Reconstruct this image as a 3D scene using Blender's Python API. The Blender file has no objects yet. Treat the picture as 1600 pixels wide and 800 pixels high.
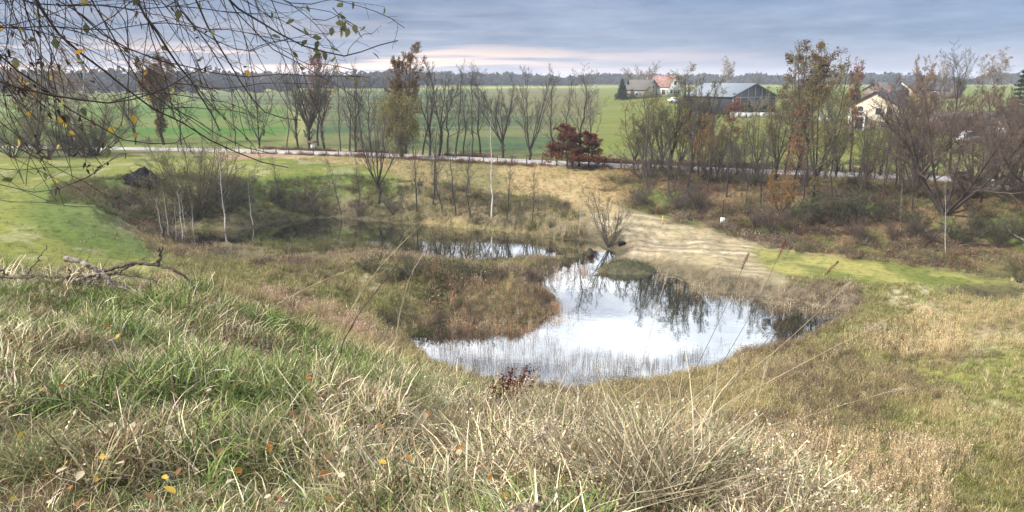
import bpy, math, random
import numpy as np
from mathutils import Vector, Matrix, noise as mnoise

# ------------------------------------------------------------------ camera, sky, sun
scene = bpy.context.scene
C = scene.collection
R = math.radians
CAMZ, PITCH, FPX = 14.0, R(13.5), 1142.5
cam_d = bpy.data.cameras.new('camera'); cam = bpy.data.objects.new('camera', cam_d); C.objects.link(cam)
cam.location = (0, 0, CAMZ); cam.rotation_euler = (R(90) - PITCH, 0, 0)
cam_d.sensor_width = 36; cam_d.lens = 36 * FPX / 1600; cam_d.clip_end = 9000; cam_d.clip_start = 0.05
scene.camera = cam
scene.view_settings.view_transform = 'Standard'; scene.view_settings.look = 'None'
scene.view_settings.exposure = 0.72; scene.view_settings.gamma = 1.0
scene.view_settings.use_curve_mapping = False
scene.cycles.max_bounces = 5; scene.cycles.diffuse_bounces = 1; scene.cycles.glossy_bounces = 2
scene.cycles.transmission_bounces = 2; scene.cycles.volume_bounces = 0; scene.cycles.transparent_max_bounces = 4
scene.cycles.use_denoising = True
scene.cycles.use_adaptive_sampling = True; scene.cycles.adaptive_threshold = .012
scene.cycles.sample_clamp_indirect = 4
scene.render.filter_size = 1.2 if hasattr(scene.render, 'filter_size') else 1.5

SUN_EL, SUN_AZ = 38, -115      # azimuth from +Y towards +X
world = bpy.data.worlds.new("World"); scene.world = world; world.use_nodes = True
wt = world.node_tree; wt.nodes.clear()

def N(t, typ, **kw):
    n = t.nodes.new(typ)
    for k, v in kw.items():
        if k.startswith('i_'):
            n.inputs[k[2:].replace('_', ' ')].default_value = v
        else:
            setattr(n, k, v)
    return n
def L(t, a, b): t.links.new(a, b)
def ramp(t, stops, fac=None):
    n = t.nodes.new('ShaderNodeValToRGB'); cr = n.color_ramp
    while len(cr.elements) < len(stops): cr.elements.new(0.5)
    for e, (p, c) in zip(cr.elements, stops):
        e.position = p; e.color = tuple(c) + (1,) if len(c) == 3 else c
    if fac is not None: L(t, fac, n.inputs[0])
    return n
def mixc(t, fac, a, b, mode='MIX'):
    n = t.nodes.new('ShaderNodeMix'); n.data_type = 'RGBA'; n.blend_type = mode
    for s, v in ((0, fac), (6, a), (7, b)):
        if hasattr(v, 'is_linked') or hasattr(v, 'links'): L(t, v, n.inputs[s])
        elif isinstance(v, (int, float)): n.inputs[s].default_value = v
        else: n.inputs[s].default_value = tuple(v) + (1,)
    return n.outputs[2]
def math_(t, op, a, b=None, c=None, clamp=False):
    n = t.nodes.new('ShaderNodeMath'); n.operation = op; n.use_clamp = clamp
    for i, v in enumerate((a, b, c)):
        if v is None: continue
        if isinstance(v, (int, float)): n.inputs[i].default_value = v
        else: L(t, v, n.inputs[i])
    return n.outputs[0]

bg = N(wt, 'ShaderNodeBackground'); bg.inputs[1].default_value = 0.1
wo = N(wt, 'ShaderNodeOutputWorld'); L(wt, bg.outputs[0], wo.inputs[0])
sky = N(wt, 'ShaderNodeTexSky'); sky.sky_type = 'NISHITA'; sky.sun_disc = False
sky.sun_elevation = R(SUN_EL); sky.sun_rotation = R(SUN_AZ); sky.air_density = 1.0; sky.dust_density = 2.0
tc = N(wt, 'ShaderNodeTexCoord'); sep = N(wt, 'ShaderNodeSeparateXYZ'); L(wt, tc.outputs['Generated'], sep.inputs[0])
X, Y, Z = sep.outputs
az = math_(wt, 'ARCTAN2', X, Y)
el = math_(wt, 'ARCSINE', Z)
# cloud field in (azimuth, elevation) stretched sideways, as low layered cloud looks near the horizon
def cloudnoise(sa, se, off, scale, det=5, rough=0.55):
    cb = N(wt, 'ShaderNodeCombineXYZ'); L(wt, math_(wt, 'MULTIPLY', az, sa), cb.inputs[0]); L(wt, math_(wt, 'MULTIPLY', el, se), cb.inputs[1])
    cb.inputs[2].default_value = off
    nz = N(wt, 'ShaderNodeTexNoise'); nz.inputs['Scale'].default_value = scale; nz.inputs['Detail'].default_value = det
    nz.inputs['Roughness'].default_value = rough; L(wt, cb.outputs[0], nz.inputs['Vector'])
    return nz.outputs[0]
eln = math_(wt, 'MULTIPLY', el, 1 / R(40), clamp=True)
el_w = math_(wt, 'ADD', eln, math_(wt, 'MULTIPLY', math_(wt, 'SUBTRACT', cloudnoise(1, 5, 3.3, 3.0), 0.5), 0.07), clamp=True)
K = 6.3
def kc(c): return tuple(v * K / 28 for v in c)
grad = ramp(wt, [(0.0, kc((.46, .465, .52))), (0.025, kc((.46, .45, .53))), (0.06, kc((.25, .335, .48))), (0.15, kc((.22, .31, .49))),
                 (0.25, kc((1.1, 1.15, 1.22))), (0.38, kc((2.3, 2.3, 2.3))), (0.6, kc((2.2, 2.2, 2.22))), (1.0, kc((1.35, 1.4, 1.5)))], el_w)
g16 = N(wt, 'ShaderNodeVectorMath'); g16.operation = 'SCALE'; L(wt, grad.outputs[0], g16.inputs[0]); g16.inputs[3].default_value = 28.0
base = g16.outputs[0]
# greyer and lighter to the left, bluer to the right
lr = math_(wt, 'MULTIPLY_ADD', az, 0.8, 0.45, clamp=True)
tint = mixc(wt, lr, (1.08, 1.03, 1.0), (0.90, 1.0, 1.10))
base = mixc(wt, 1.0, base, tint, 'MULTIPLY')
# darker blue grey cloud bands
b1 = ramp(wt, [(0.42, (0, 0, 0)), (0.62, (1, 1, 1))], cloudnoise(1.2, 9, 1.7, 2.4)).outputs[0]
base = mixc(wt, math_(wt, 'MULTIPLY', b1, 0.45), base, (1.7, 2.15, 3.2))
b1b = ramp(wt, [(0.45, (0, 0, 0)), (0.75, (1, 1, 1))], cloudnoise(2.0, 14, 5.7, 2.8)).outputs[0]
base = mixc(wt, math_(wt, 'MULTIPLY', b1b, 0.22), base, (4.6, 5.0, 6.0))
b3 = ramp(wt, [(0.35, (.78, .80, .84)), (0.5, (1, 1, 1)), (0.68, (1.22, 1.18, 1.14))], cloudnoise(3.0, 16, 21.7, 3.2, 7, .6)).outputs[0]
base = mixc(wt, 1.0, base, b3, 'MULTIPLY')
# warm streaks low over the horizon, strongest left of centre
b2 = ramp(wt, [(0.47, (0, 0, 0)), (0.57, (1, 1, 1))], cloudnoise(1.5, 30, 8.2, 2.6, 6, .5)).outputs[0]
band = ramp(wt, [(0.0, (.35, .35, .35)), (0.015, (1, 1, 1)), (0.045, (.9, .9, .9)), (0.068, (.15, .15, .15)), (0.15, (0.0, 0.0, 0.0))], eln).outputs[0]
side = ramp(wt, [(0.0, (.8, .8, .8)), (0.42, (1, 1, 1)), (0.6, (.35, .35, .35)), (0.75, (.0, .0, .0))], math_(wt, 'MULTIPLY_ADD', az, 0.7, 0.5, clamp=True)).outputs[0]
wf = math_(wt, 'MULTIPLY', math_(wt, 'MULTIPLY', b2, band), side)
base = mixc(wt, math_(wt, 'MULTIPLY', wf, 0.9), base, (10.0, 7.0, 5.4))
# clouds cover nearly the whole sky; a little of the clear sky shows through
fin = mixc(wt, 0.92, sky.outputs[0], base)
L(wt, fin, bg.inputs[0])

sd_ = bpy.data.lights.new('sun', 'SUN'); sd_.energy = 4.6; sd_.angle = R(4); sd_.color = (1.0, .94, .85)
sun = bpy.data.objects.new('sun', sd_); C.objects.link(sun)
sv = Vector((math.sin(R(SUN_AZ)) * math.cos(R(SUN_EL)), math.cos(R(SUN_AZ)) * math.cos(R(SUN_EL)), math.sin(R(SUN_EL))))
sun.rotation_euler = sv.to_track_quat('Z', 'Y').to_euler()

# ------------------------------------------------------------------ helpers
def ray(px, py):
    u = (px - 800) / FPX; v = (400 - py) / FPX
    return np.array([u, math.cos(PITCH) + v * math.sin(PITCH), -math.sin(PITCH) + v * math.cos(PITCH)])
def P(px, py, z):
    d = ray(px, py); t = (z - CAMZ) / d[2]; return (d[0] * t, d[1] * t)
def PD(px, py, dist):                       # point of the line of sight at forward distance dist
    d = ray(px, py); t = dist / d[1]; return np.array([0, 0, CAMZ]) + d * t
def smooth(a, b, x):
    t = np.clip((x - a) / (b - a), 0, 1); return t * t * (3 - 2 * t)
_rs = np.random.RandomState(7); _perm = _rs.rand(256, 256)
def vnoise(x, y):
    xi = np.floor(x).astype(int); yi = np.floor(y).astype(int); fx = x - xi; fy = y - yi
    fx = fx * fx * (3 - 2 * fx); fy = fy * fy * (3 - 2 * fy)
    g = lambda i, j: _perm[(i) & 255, (j) & 255]
    a = g(xi, yi) * (1 - fx) + g(xi + 1, yi) * fx; b = g(xi, yi + 1) * (1 - fx) + g(xi + 1, yi + 1) * fx
    return a * (1 - fy) + b * fy
def fbm(x, y, s, o=4):
    v = 0; a = .5; t = 0
    for i in range(o):
        v = v + a * vnoise(x / s + 13.7 * i, y / s + 7.1 * i); t += a; a *= .5; s = s * .5
    return v / t
def sdpoly(poly, x, y):                      # + outside, - inside
    poly = np.asarray(poly, float); d2 = np.full(x.shape, 1e18); ins = np.zeros(x.shape, bool)
    n = len(poly)
    for i in range(n):
        ax, ay = poly[i]; bx, by = poly[(i + 1) % n]; ex, ey = bx - ax, by - ay
        t = np.clip(((x - ax) * ex + (y - ay) * ey) / (ex * ex + ey * ey + 1e-12), 0, 1)
        d2 = np.minimum(d2, (x - ax - t * ex) ** 2 + (y - ay - t * ey) ** 2)
        c = ((ay > y) != (by > y)) & (x < (bx - ax) * (y - ay) / (by - ay + 1e-12) + ax); ins ^= c
    d = np.sqrt(d2); return np.where(ins, -d, d)
def dline(pl, x, y):
    d2 = np.full(x.shape, 1e18)
    for (ax, ay), (bx, by) in zip(pl[:-1], pl[1:]):
        ex, ey = bx - ax, by - ay
        t = np.clip(((x - ax) * ex + (y - ay) * ey) / (ex * ex + ey * ey + 1e-12), 0, 1)
        d2 = np.minimum(d2, (x - ax - t * ex) ** 2 + (y - ay - t * ey) ** 2)
    return np.sqrt(d2)
class RBF:
    def __init__(s, pts, vals):
        s.p = np.array(pts, float); v = np.array(vals, float); s.m = v.mean()
        D = np.hypot(s.p[:, None, 0] - s.p[None, :, 0], s.p[:, None, 1] - s.p[None, :, 1])
        n = len(v); A = np.zeros((n + 1, n + 1)); A[:n, :n] = D - 0.0; A[:n, n] = 1; A[n, :n] = 1
        A[:n, :n] += -1e-4 * np.eye(n)
        s.w = np.linalg.solve(A, np.append(v, 0))
    def __call__(s, x, y):
        out = np.full(x.shape, s.w[-1])
        for (a, b), w in zip(s.p, s.w[:-1]): out = out + w * np.sqrt((x - a) ** 2 + (y - b) ** 2 + 1e-5)
        return out

# ------------------------------------------------------------------ terrain shape
low = []   # (x, y, z)
def lp(px, py, z): x, y = P(px, py, z); low.append((x, y, z))
def ld(px, dist, z): low.append(((px - 800) / FPX * dist * 1.02, dist, z))
for a in [(1200, 790, 1.5), (1400, 800, 1.9), (1600, 800, 2.6), (1400, 700, 1.5), (1500, 600, 1.2), (1300, 560, .8), (1150, 600, .7), (1600, 600, 1.8), (1750, 700, 2.6),
          (1600, 480, 1.0), (1400, 470, .8), (1340, 455, 1.2), (1450, 430, .9), (1250, 430, .9), (1100, 405, .8), (1000, 385, .9), (980, 352, 1.4), (1080, 350, 1.3),
          (1200, 368, 1.0), (1350, 390, .8), (1500, 412, .7), (1600, 415, .8), (1800, 430, 1.5), (1000, 320, 1.9), (930, 340, 1.6), (900, 300, 2.3), (850, 278, 2.9), (960, 312, 2.2),
          (1100, 335, 1.4), (1050, 300, 3.2), (1150, 300, 3.3), (1150, 345, 1.5), (1250, 360, 1.3), (1250, 302, 3.5), (1350, 372, 1.2), (1350, 310, 3.6), (1500, 386, 1.0), (1500, 318, 3.7), (1600, 392, 1.0), (1600, 325, 3.8),
          (1000, 282, 3.5), (1100, 284, 3.6), (1300, 290, 3.8), (1500, 300, 3.8), (1650, 305, 3.8), (1900, 330, 4),
          (-200, 425, 5.4), (0, 425, 5.2), (150, 425, 5.0), (240, 412, 4.8), (-300, 330, 5), (0, 340, 4.8), (100, 345, 4.7), (180, 330, 4.5), (200, 290, 4.2), (0, 290, 4.3), (240, 275, 4.1), (350, 268, 4.0), (450, 264, 3.9),
          (600, 262, 3.9), (700, 265, 3.2), (780, 268, 3.1), (740, 300, 2.2), (800, 310, 1.9), (0, 250, 4.0), (-400, 270, 4.2),
          (320, 445, 2.6), (290, 425, 3.6), (350, 425, 1.8), (400, 460, 2.0), (450, 480, 2.2), (550, 490, 2.0), (600, 470, 1.3), (640, 540, 1.8), (560, 540, 2.6), (500, 425, 1.8), (600, 436, 1.8), (430, 404, .5), (600, 405, .4), (520, 398, .4), (350, 402, .7), (400, 425, 1.8),
          (700, 440, 1.5), (770, 435, 1.6), (800, 415, .5), (700, 410, .4), (650, 480, 1.1), (740, 590, 1.2), (850, 612, 1.0), (1000, 605, .8), (700, 600, 1.6),
          (900, 400, .5), (880, 415, .6), (960, 415, 1.0)]: lp(*a)
for px in (-900, -300, 300, 800): ld(px, 135, 3.9)
for a in [(1100, 105, 3.9), (1300, 95, 3.9), (1500, 95, 3.8), (1700, 100, 3.8), (2400, 90, 4),
          (-600, 300, 5), (100, 300, 4.8), (600, 200, 4.2), (600, 330, 4.6), (600, 800, 8.6), (900, 240, 4.8), (900, 800, 8.8), (200, 800, 8.0), (-500, 900, 9), (200, 450, 5.6),
          (1000, 180, 5.2), (1150, 200, 5.2), (1040, 260, 8.7), (1150, 300, 8.7), (1370, 150, 4.2), (1250, 200, 5.6), (1370, 200, 5.6), (1500, 240, 9.6), (1400, 260, 9.8), (1600, 260, 10), (1550, 150, 4.4), (1600, 120, 4), (1900, 300, 10),
          (1300, 450, 10.0), (1600, 500, 10.5), (1100, 500, 9.2), (-500, 3000, 9), (800, 3000, 9.0), (2100, 3000, 9), (300, 1500, 11), (1000, 1500, 9.5),
          (800, 20, 2), (400, 20, 3), (1100, 14, 2), (200, 22, 5), (-400, 22, 5.5), (1800, 12, 2.5), (2600, 12, 3)]: ld(*a)
_l = np.array(low)
RB = RBF(np.c_[np.arctan2(_l[:, 0], _l[:, 1]), np.log(np.hypot(_l[:, 0], _l[:, 1]))], _l[:, 2])
POND_A = [P(*p, 0) for p in [(352, 378), (375, 360), (430, 347), (520, 340), (600, 346), (640, 356), (720, 362), (800, 370), (870, 373), (925, 377), (962, 396), (948, 402), (925, 392), (885, 401), (800, 410), (700, 408), (640, 401), (570, 389), (450, 385)]]
POND_B = [P(*p, 0) for p in [(848, 440), (930, 430), (1010, 418), (1050, 428), (1100, 450), (1150, 457), (1230, 470), (1332, 485), (1300, 512), (1228, 540), (1165, 560), (1108, 580), (1000, 604), (900, 616), (800, 614), (694, 594), (624, 518), (690, 500), (780, 505), (850, 499), (870, 476), (842, 452)]]
CHAN = [P(*p, 0) for p in [(842, 432), (885, 408), (935, 388), (965, 398), (950, 412), (930, 434), (870, 450)]]
PUD = [P(*p, 0.0) for p in [(1530, 470), (1556, 464), (1600, 467), (1585, 473), (1545, 475)]]
PIT = [P(*p, .5) for p in [(285, 408), (262, 372), (250, 345), (300, 348), (355, 350), (420, 346), (520, 338), (600, 340), (680, 340), (800, 352), (880, 362), (930, 374), (860, 396), (700, 396), (600, 384), (450, 382), (340, 390)]]
ROAD = [P(*p, 3.8) for p in [(-500, 228), (-200, 229), (0, 230), (200, 232), (400, 236), (600, 242), (800, 252), (1000, 261), (1200, 269), (1400, 276), (1600, 285), (1800, 296), (2300, 330)]]
DITCH = [P(*p, .8) for p in [(1150, 362), (1250, 378), (1330, 392), (1450, 408), (1570, 422), (1700, 440)]]
CREST = [(px, py, d) for px, py, d in [(-700, 415, 16), (-300, 425, 12.5), (0, 436, 11), (150, 434, 10.2), (300, 456, 9.6), (400, 508, 9.4), (500, 552, 9), (600, 590, 8.2), (700, 632, 7), (800, 664, 6.1), (900, 686, 5.4), (1020, 712, 4.7), (1110, 750, 3.8), (1150, 810, 2.9), (1180, 900, 2.1)]]
_c3 = [PD(*c) for c in CREST]
HILL = [(p[0], p[1]) for p in _c3] + [(1.6, .4), (2.4, -3), (5, -25), (-60, -25), (-60, 12)]
_h3 = [tuple(p) for p in _c3] + [(0, 0, 12.35), (1.5, 0, 12.3), (-4, 1, 12.4), (-2, 5, 11.95), (-5, 6, 11.8), (-8, 4, 12.2), (-20, 6, 12), (0, -10, 12.6), (-30, -10, 12.6), (4, -20, 12.6), (-1, 3, 12.1)]
HB = RBF([(p[0], p[1]) for p in _h3], [p[2] for p in _h3])
def hill_top(x, y): return np.clip(HB(x, y), 8, 12.8)
def height(x, y, rough=True):
    x = np.asarray(x, float); y = np.asarray(y, float)
    r = np.hypot(x, y); lb = RB(np.arctan2(x, y), np.log(r + .3))
    lb = np.where(y < 5, np.clip(lb, 0, 6), lb)
    if rough:
        lb = lb + (fbm(x, y, 6.0) - .5) * .9 * smooth(120, 60, r) + (fbm(x + 50, y, 1.6, 3) - .5) * .28 * smooth(110, 60, r)
        lb = lb + (fbm(x, y, 90.0, 3) - .5) * 1.2 * smooth(150, 300, r)
    k = smooth(7, 2.5, dline(ROAD, x, y)); lb = lb * (1 - k) + 3.8 * k
    near = r < 140
    wob = (fbm(x + 9, y + 4, 3.0, 3) - .5) * 1.4 + (fbm(x - 9, y + 40, .8, 3) - .5) * 1.1
    if rough: lb = lb + smooth(.45, .7, fbm(x + 21, y + 3, 3.2, 3)) * .55 * smooth(56, 51, r) * smooth(30, 36, r) * smooth(9, 5, x) * smooth(-22, -18, x)
    def cap(v, poly, floor, slope):
        s = sdpoly(poly, x, y) + wob
        c = floor + np.where(s > 0, slope * s + .03 * s * s, .5 * s)
        return np.minimum(v, np.maximum(c, -1.2))
    lb = cap(lb, PIT, .45, .62)
    for po in (POND_A, POND_B, CHAN): lb = cap(lb, po, 0, .55)
    s = sdpoly(PUD, x, y) + wob * .3
    lb = np.minimum(lb, np.maximum(.45 * s, -.3))
    d = dline(DITCH, x, y); lb = lb - .55 * smooth(1.1, .2, d + wob * .3)
    sdh = sdpoly(HILL, x, y)
    ht = hill_top(x, y)
    if rough: ht = ht + (fbm(x, y, 1.3, 3) - .5) * .32 + (fbm(x + 3, y + 8, .45, 2) - .5) * .1
    ho = ht - np.where(sdh > 0, .85 * sdh * smooth(-.5, 2.5, sdh), 0)
    return np.maximum(lb, np.where(sdh < 18, ho, -99))
def hz(x, y): return float(height(np.array([x]), np.array([y]))[0])
_T = 12.5 * np.exp(np.arange(0, 1300) * .0042)
def hit(px, py, r0=13.0, r1=2500):
    d = ray(px, py); t = _T / math.hypot(d[0], d[1]); m = (_T >= r0) & (_T < r1); t = t[m]
    x, y, z = d[0] * t, d[1] * t, CAMZ + d[2] * t
    g = z - height(x, y, False); k = np.where(g < 0)[0]
    if len(k) == 0: i = np.argmin(g); return (x[i], y[i])
    i = k[0]
    if i == 0: return (x[0], y[0])
    f = g[i - 1] / (g[i - 1] - g[i]); return (x[i - 1] + f * (x[i] - x[i - 1]), y[i - 1] + f * (y[i] - y[i - 1]))

# ------------------------------------------------------------------ mesh building
def mesh(name, v, q=None, t=None, smooth_=False, cols=None, mat=None):
    me = bpy.data.meshes.new(name); v = np.asarray(v, np.float32)
    q = np.zeros((0, 4), int) if q is None else np.asarray(q).reshape(-1, 4)
    t = np.zeros((0, 3), int) if t is None else np.asarray(t).reshape(-1, 3)
    me.vertices.add(len(v)); me.vertices.foreach_set('co', v.ravel())
    nl = len(q) * 4 + len(t) * 3; me.loops.add(nl)
    me.loops.foreach_set('vertex_index', np.concatenate([q.ravel(), t.ravel()]).astype(np.int32))
    me.polygons.add(len(q) + len(t))
    st = np.concatenate([np.arange(len(q)) * 4, len(q) * 4 + np.arange(len(t)) * 3]).astype(np.int32)
    me.polygons.foreach_set('loop_start', st)
    if smooth_: me.polygons.foreach_set('use_smooth', np.ones(len(st), bool))
    if cols is not None:
        a = me.attributes.new('Col', 'FLOAT_COLOR', 'POINT'); a.data.foreach_set('color', np.c_[cols, np.ones(len(cols))].astype(np.float32).ravel())
    me.update(); me.validate()
    if mat: me.materials.append(mat)
    return me
def link(name, me, parent=None, loc=(0, 0, 0), **pr):
    o = bpy.data.objects.new(name, me); C.objects.link(o); o.parent = parent; o.location = loc
    for k, v in pr.items():
        if v: o[k] = v
    return o
def thing(name, label, cat, loc, rz=0, sc=1, group=None):
    o = bpy.data.objects.new(name, None); C.objects.link(o); o.location = loc; o.rotation_euler = (0, 0, rz)
    o.scale = (sc,) * 3 if isinstance(sc, (int, float)) else sc
    o.empty_display_size = .2; o['label'] = label; o['category'] = cat
    if group: o['group'] = group
    return o
class MB:
    def __init__(s): s.v = []; s.q = []; s.t = []; s.n = 0
    def add(s, v, q=None, t=None):
        v = np.asarray(v, float).reshape(-1, 3)
        if q is not None and len(q): s.q.append(np.asarray(q).reshape(-1, 4) + s.n)
        if t is not None and len(t): s.t.append(np.asarray(t).reshape(-1, 3) + s.n)
        s.v.append(v); s.n += len(v); return s
    def tubes(s, pts, rad, n=4, cap=False):                 # pts (B,K,3), rad (B,K)
        pts = np.asarray(pts, float); rad = np.asarray(rad, float)
        if pts.ndim == 2: pts = pts[None]; rad = rad[None]
        B, K_, _ = pts.shape
        if B == 0: return s
        T = np.gradient(pts, axis=1); T /= np.linalg.norm(T, axis=2, keepdims=True) + 1e-9
        m = pts[:, -1] - pts[:, 0]; ref = np.where(np.abs(m[:, 2:3]) > .8 * np.linalg.norm(m, axis=1, keepdims=True), [[1., 0, 0]], [[0, 0, 1.]])
        U = np.cross(T, ref[:, None, :]); U /= np.linalg.norm(U, axis=2, keepdims=True) + 1e-9
        W = np.cross(T, U); a = np.arange(n) * 2 * math.pi / n
        v = pts[:, :, None, :] + rad[:, :, None, None] * (U[:, :, None, :] * np.cos(a)[None, None, :, None] + W[:, :, None, :] * np.sin(a)[None, None, :, None])
        idx = np.arange(B * K_ * n).reshape(B, K_, n)
        q = np.stack([idx[:, :-1], np.roll(idx, -1, 2)[:, :-1], np.roll(idx, -1, 2)[:, 1:], idx[:, 1:]], -1)
        return s.add(v, q)
    def box(s, c, d, rz=0, rx=0):
        c = np.array(c, float); d = np.array(d, float) / 2
        v = np.array([[x, y, z] for x in (-1, 1) for y in (-1, 1) for z in (-1, 1)]) * d
        if rx: cr, sr = math.cos(rx), math.sin(rx); v = np.c_[v[:, 0], v[:, 1] * cr - v[:, 2] * sr, v[:, 1] * sr + v[:, 2] * cr]
        if rz: cr, sr = math.cos(rz), math.sin(rz); v = np.c_[v[:, 0] * cr - v[:, 1] * sr, v[:, 0] * sr + v[:, 1] * cr, v[:, 2]]
        return s.add(v + c, [[0, 1, 3, 2], [4, 6, 7, 5], [0, 4, 5, 1], [2, 3, 7, 6], [0, 2, 6, 4], [1, 5, 7, 3]])
    def leaves(s, pos, size, rng, up=0.0, asp=.6):
        pos = np.asarray(pos, float); n = len(pos)
        if n == 0: return s
        a = rng.normal(size=(n, 3)); a /= np.linalg.norm(a, axis=1, keepdims=True)
        b = np.cross(a, rng.normal(size=(n, 3))); b /= np.linalg.norm(b, axis=1, keepdims=True)
        sz = size * (0.6 + .8 * rng.rand(n, 1))
        a = a * sz; b = b * sz * asp
        v = np.stack([pos - a, pos - b * .8, pos + a, pos + b], 1)
        return s.add(v, np.arange(4 * n).reshape(n, 4))
    def mesh(s, name, mat, smooth_=False):
        v = np.concatenate(s.v) if s.v else np.zeros((0, 3))
        return mesh(name, v, np.concatenate(s.q) if s.q else None, np.concatenate(s.t) if s.t else None, smooth_, mat=mat)
    def obj(s, name, mat, parent=None, smooth_=False, loc=(0, 0, 0), **pr):
        return link(name, s.mesh(name, mat, smooth_), parent, loc, **pr)

# ------------------------------------------------------------------ materials
def mat_plain(name, c1, c2=None, scale=3.0, rough=.85, bump=0.0, detail=4, metal=0.0, island=False, stretch=None, spec=.3):
    m = bpy.data.materials.new(name); m.use_nodes = True; t = m.node_tree; b = t.nodes['Principled BSDF']
    b.inputs['Roughness'].default_value = rough; b.inputs['Metallic'].default_value = metal
    b.inputs['Specular IOR Level'].default_value = spec
    c2 = c2 or tuple(v * .7 for v in c1)
    tc = N(t, 'ShaderNodeTexCoord'); nz = N(t, 'ShaderNodeTexNoise'); nz.inputs['Scale'].default_value = scale; nz.inputs['Detail'].default_value = detail
    src = tc.outputs['Object']
    if stretch:
        mp = N(t, 'ShaderNodeMapping'); mp.inputs['Scale'].default_value = stretch; L(t, src, mp.inputs[0]); src = mp.outputs[0]
    L(t, src, nz.inputs['Vector'])
    f = ramp(t, [(.35, (0, 0, 0)), (.65, (1, 1, 1))], nz.outputs[0]).outputs[0]
    col = mixc(t, f, c1, c2)
    if island:
        g = N(t, 'ShaderNodeNewGeometry'); col = mixc(t, g.outputs['Random Per Island'], c1, c2)
    L(t, col, b.inputs['Base Color'])
    if bump:
        bp = N(t, 'ShaderNodeBump'); bp.inputs['Strength'].default_value = bump; bp.inputs['Distance'].default_value = .05
        L(t, nz.outputs[0], bp.inputs['Height']); L(t, bp.outputs[0], b.inputs['Normal'])
    return m
def mat_leaf(name, stops, transl=.3):
    m = bpy.data.materials.new(name); m.use_nodes = True; t = m.node_tree; t.nodes.clear()
    g = N(t, 'ShaderNodeNewGeometry'); n = len(stops)
    r = ramp(t, [(i / max(1, n - 1), c) for i, c in enumerate(stops)], g.outputs['Random Per Island'])
    d = N(t, 'ShaderNodeBsdfDiffuse'); tr = N(t, 'ShaderNodeBsdfTranslucent'); mx = N(t, 'ShaderNodeMixShader'); mx.inputs[0].default_value = transl
    L(t, r.outputs[0], d.inputs[0]); L(t, r.outputs[0], tr.inputs[0]); L(t, d.outputs[0], mx.inputs[1]); L(t, tr.outputs[0], mx.inputs[2])
    o = N(t, 'ShaderNodeOutputMaterial'); L(t, mx.outputs[0], o.inputs[0]); return m
def mat_tuft(name, hgrad=None):               # two colours carried by every tuft (instance), mixed blade by blade
    m = bpy.data.materials.new(name); m.use_nodes = True; t = m.node_tree; t.nodes.clear()
    a = N(t, 'ShaderNodeAttribute', attribute_type='INSTANCER', attribute_name='colA')
    b = N(t, 'ShaderNodeAttribute', attribute_type='INSTANCER', attribute_name='colB')
    g = N(t, 'ShaderNodeNewGeometry')
    f = ramp(t, [(0.25, (0, 0, 0)), (.75, (1, 1, 1))], g.outputs['Random Per Island']).outputs[0]
    col = mixc(t, f, a.outputs['Color'], b.outputs['Color'])
    v = math_(t, 'MULTIPLY_ADD', math_(t, 'FRACT', math_(t, 'MULTIPLY', g.outputs['Random Per Island'], 17.31)), 1.3, .35)
    cb = N(t, 'ShaderNodeCombineColor'); [L(t, v, cb.inputs[i]) for i in range(3)]
    col = mixc(t, 1.0, col, cb.outputs[0], 'MULTIPLY')
    d = N(t, 'ShaderNodeBsdfDiffuse'); tr = N(t, 'ShaderNodeBsdfTranslucent'); mx = N(t, 'ShaderNodeMixShader'); mx.inputs[0].default_value = .12
    L(t, col, d.inputs[0]); L(t, col, tr.inputs[0]); L(t, d.outputs[0], mx.inputs[1]); L(t, tr.outputs[0], mx.inputs[2])
    o = N(t, 'ShaderNodeOutputMaterial'); L(t, mx.outputs[0], o.inputs[0]); return m
M_TUFT = mat_tuft('grass_blades')
BARK = mat_plain('bark_grey', (.085, .072, .06), (.045, .038, .032), 2.5, .95, .4, stretch=(4, 4, 1))
BARKD = mat_plain('bark_dark', (.05, .04, .033), (.028, .022, .02), 2.5, .95, .4, stretch=(4, 4, 1))
TWIG = mat_plain('twigs_grey', (.105, .092, .08), (.06, .052, .045), 1.0, .95)
TWIGB = mat_plain('twigs_brown', (.135, .10, .082), (.08, .058, .048), 1.0, .95)
TWIGO = mat_plain('twigs_olive', (.13, .12, .07), (.085, .075, .045), 1.0, .95)
TWIGP = mat_plain('twigs_pale', (.26, .23, .2), (.18, .15, .13), 1.0, .95)
BIRCH = mat_plain('bark_birch', (.62, .59, .53), (.28, .25, .22), 3.0, .8, stretch=(1, 1, 3))

# ------------------------------------------------------------------ ground sheet
def zone(pts): return [hit(*p) for p in pts]
Z_SAND = [P(*p, 1.0) for p in [(960, 352), (985, 342), (1040, 352), (1120, 357), (1180, 370), (1260, 385), (1330, 400), (1300, 412), (1215, 425), (1225, 440), (1120, 443), (1040, 425), (1000, 408), (965, 392), (940, 368), (930, 345)]]
Z_GREENR = [P(*p, .9) for p in [(1170, 380), (1250, 388), (1350, 402), (1480, 418), (1590, 432), (1560, 444), (1450, 448), (1330, 447), (1260, 440), (1215, 422)]]
Z_TRAIL = [P(*p, z) for p, z in [((975, 352), 1.4), ((945, 340), 1.6), ((910, 325), 2.2), ((860, 292), 2.6), ((800, 268), 3.1), ((700, 262), 3.8), ((800, 262), 3.7), ((880, 285), 3.3), ((950, 315), 2.2), ((990, 340), 1.5)]]
Z_PLAT = [P(*p, 4.5) for p in [(-600, 430), (-200, 235), (200, 236), (420, 240), (560, 252), (640, 262), (600, 275), (450, 272), (330, 280), (250, 285), (205, 300), (190, 325), (230, 355), (268, 390), (270, 440), (0, 440)]]
Z_PINKROAD = [P(*p, 3.9) for p in [(345, 240), (430, 238), (445, 246), (360, 252), (330, 258)]]
Z_FG1 = zone([(0, 226), (0, 175), (330, 160), (450, 168), (470, 190), (440, 226)])
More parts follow.
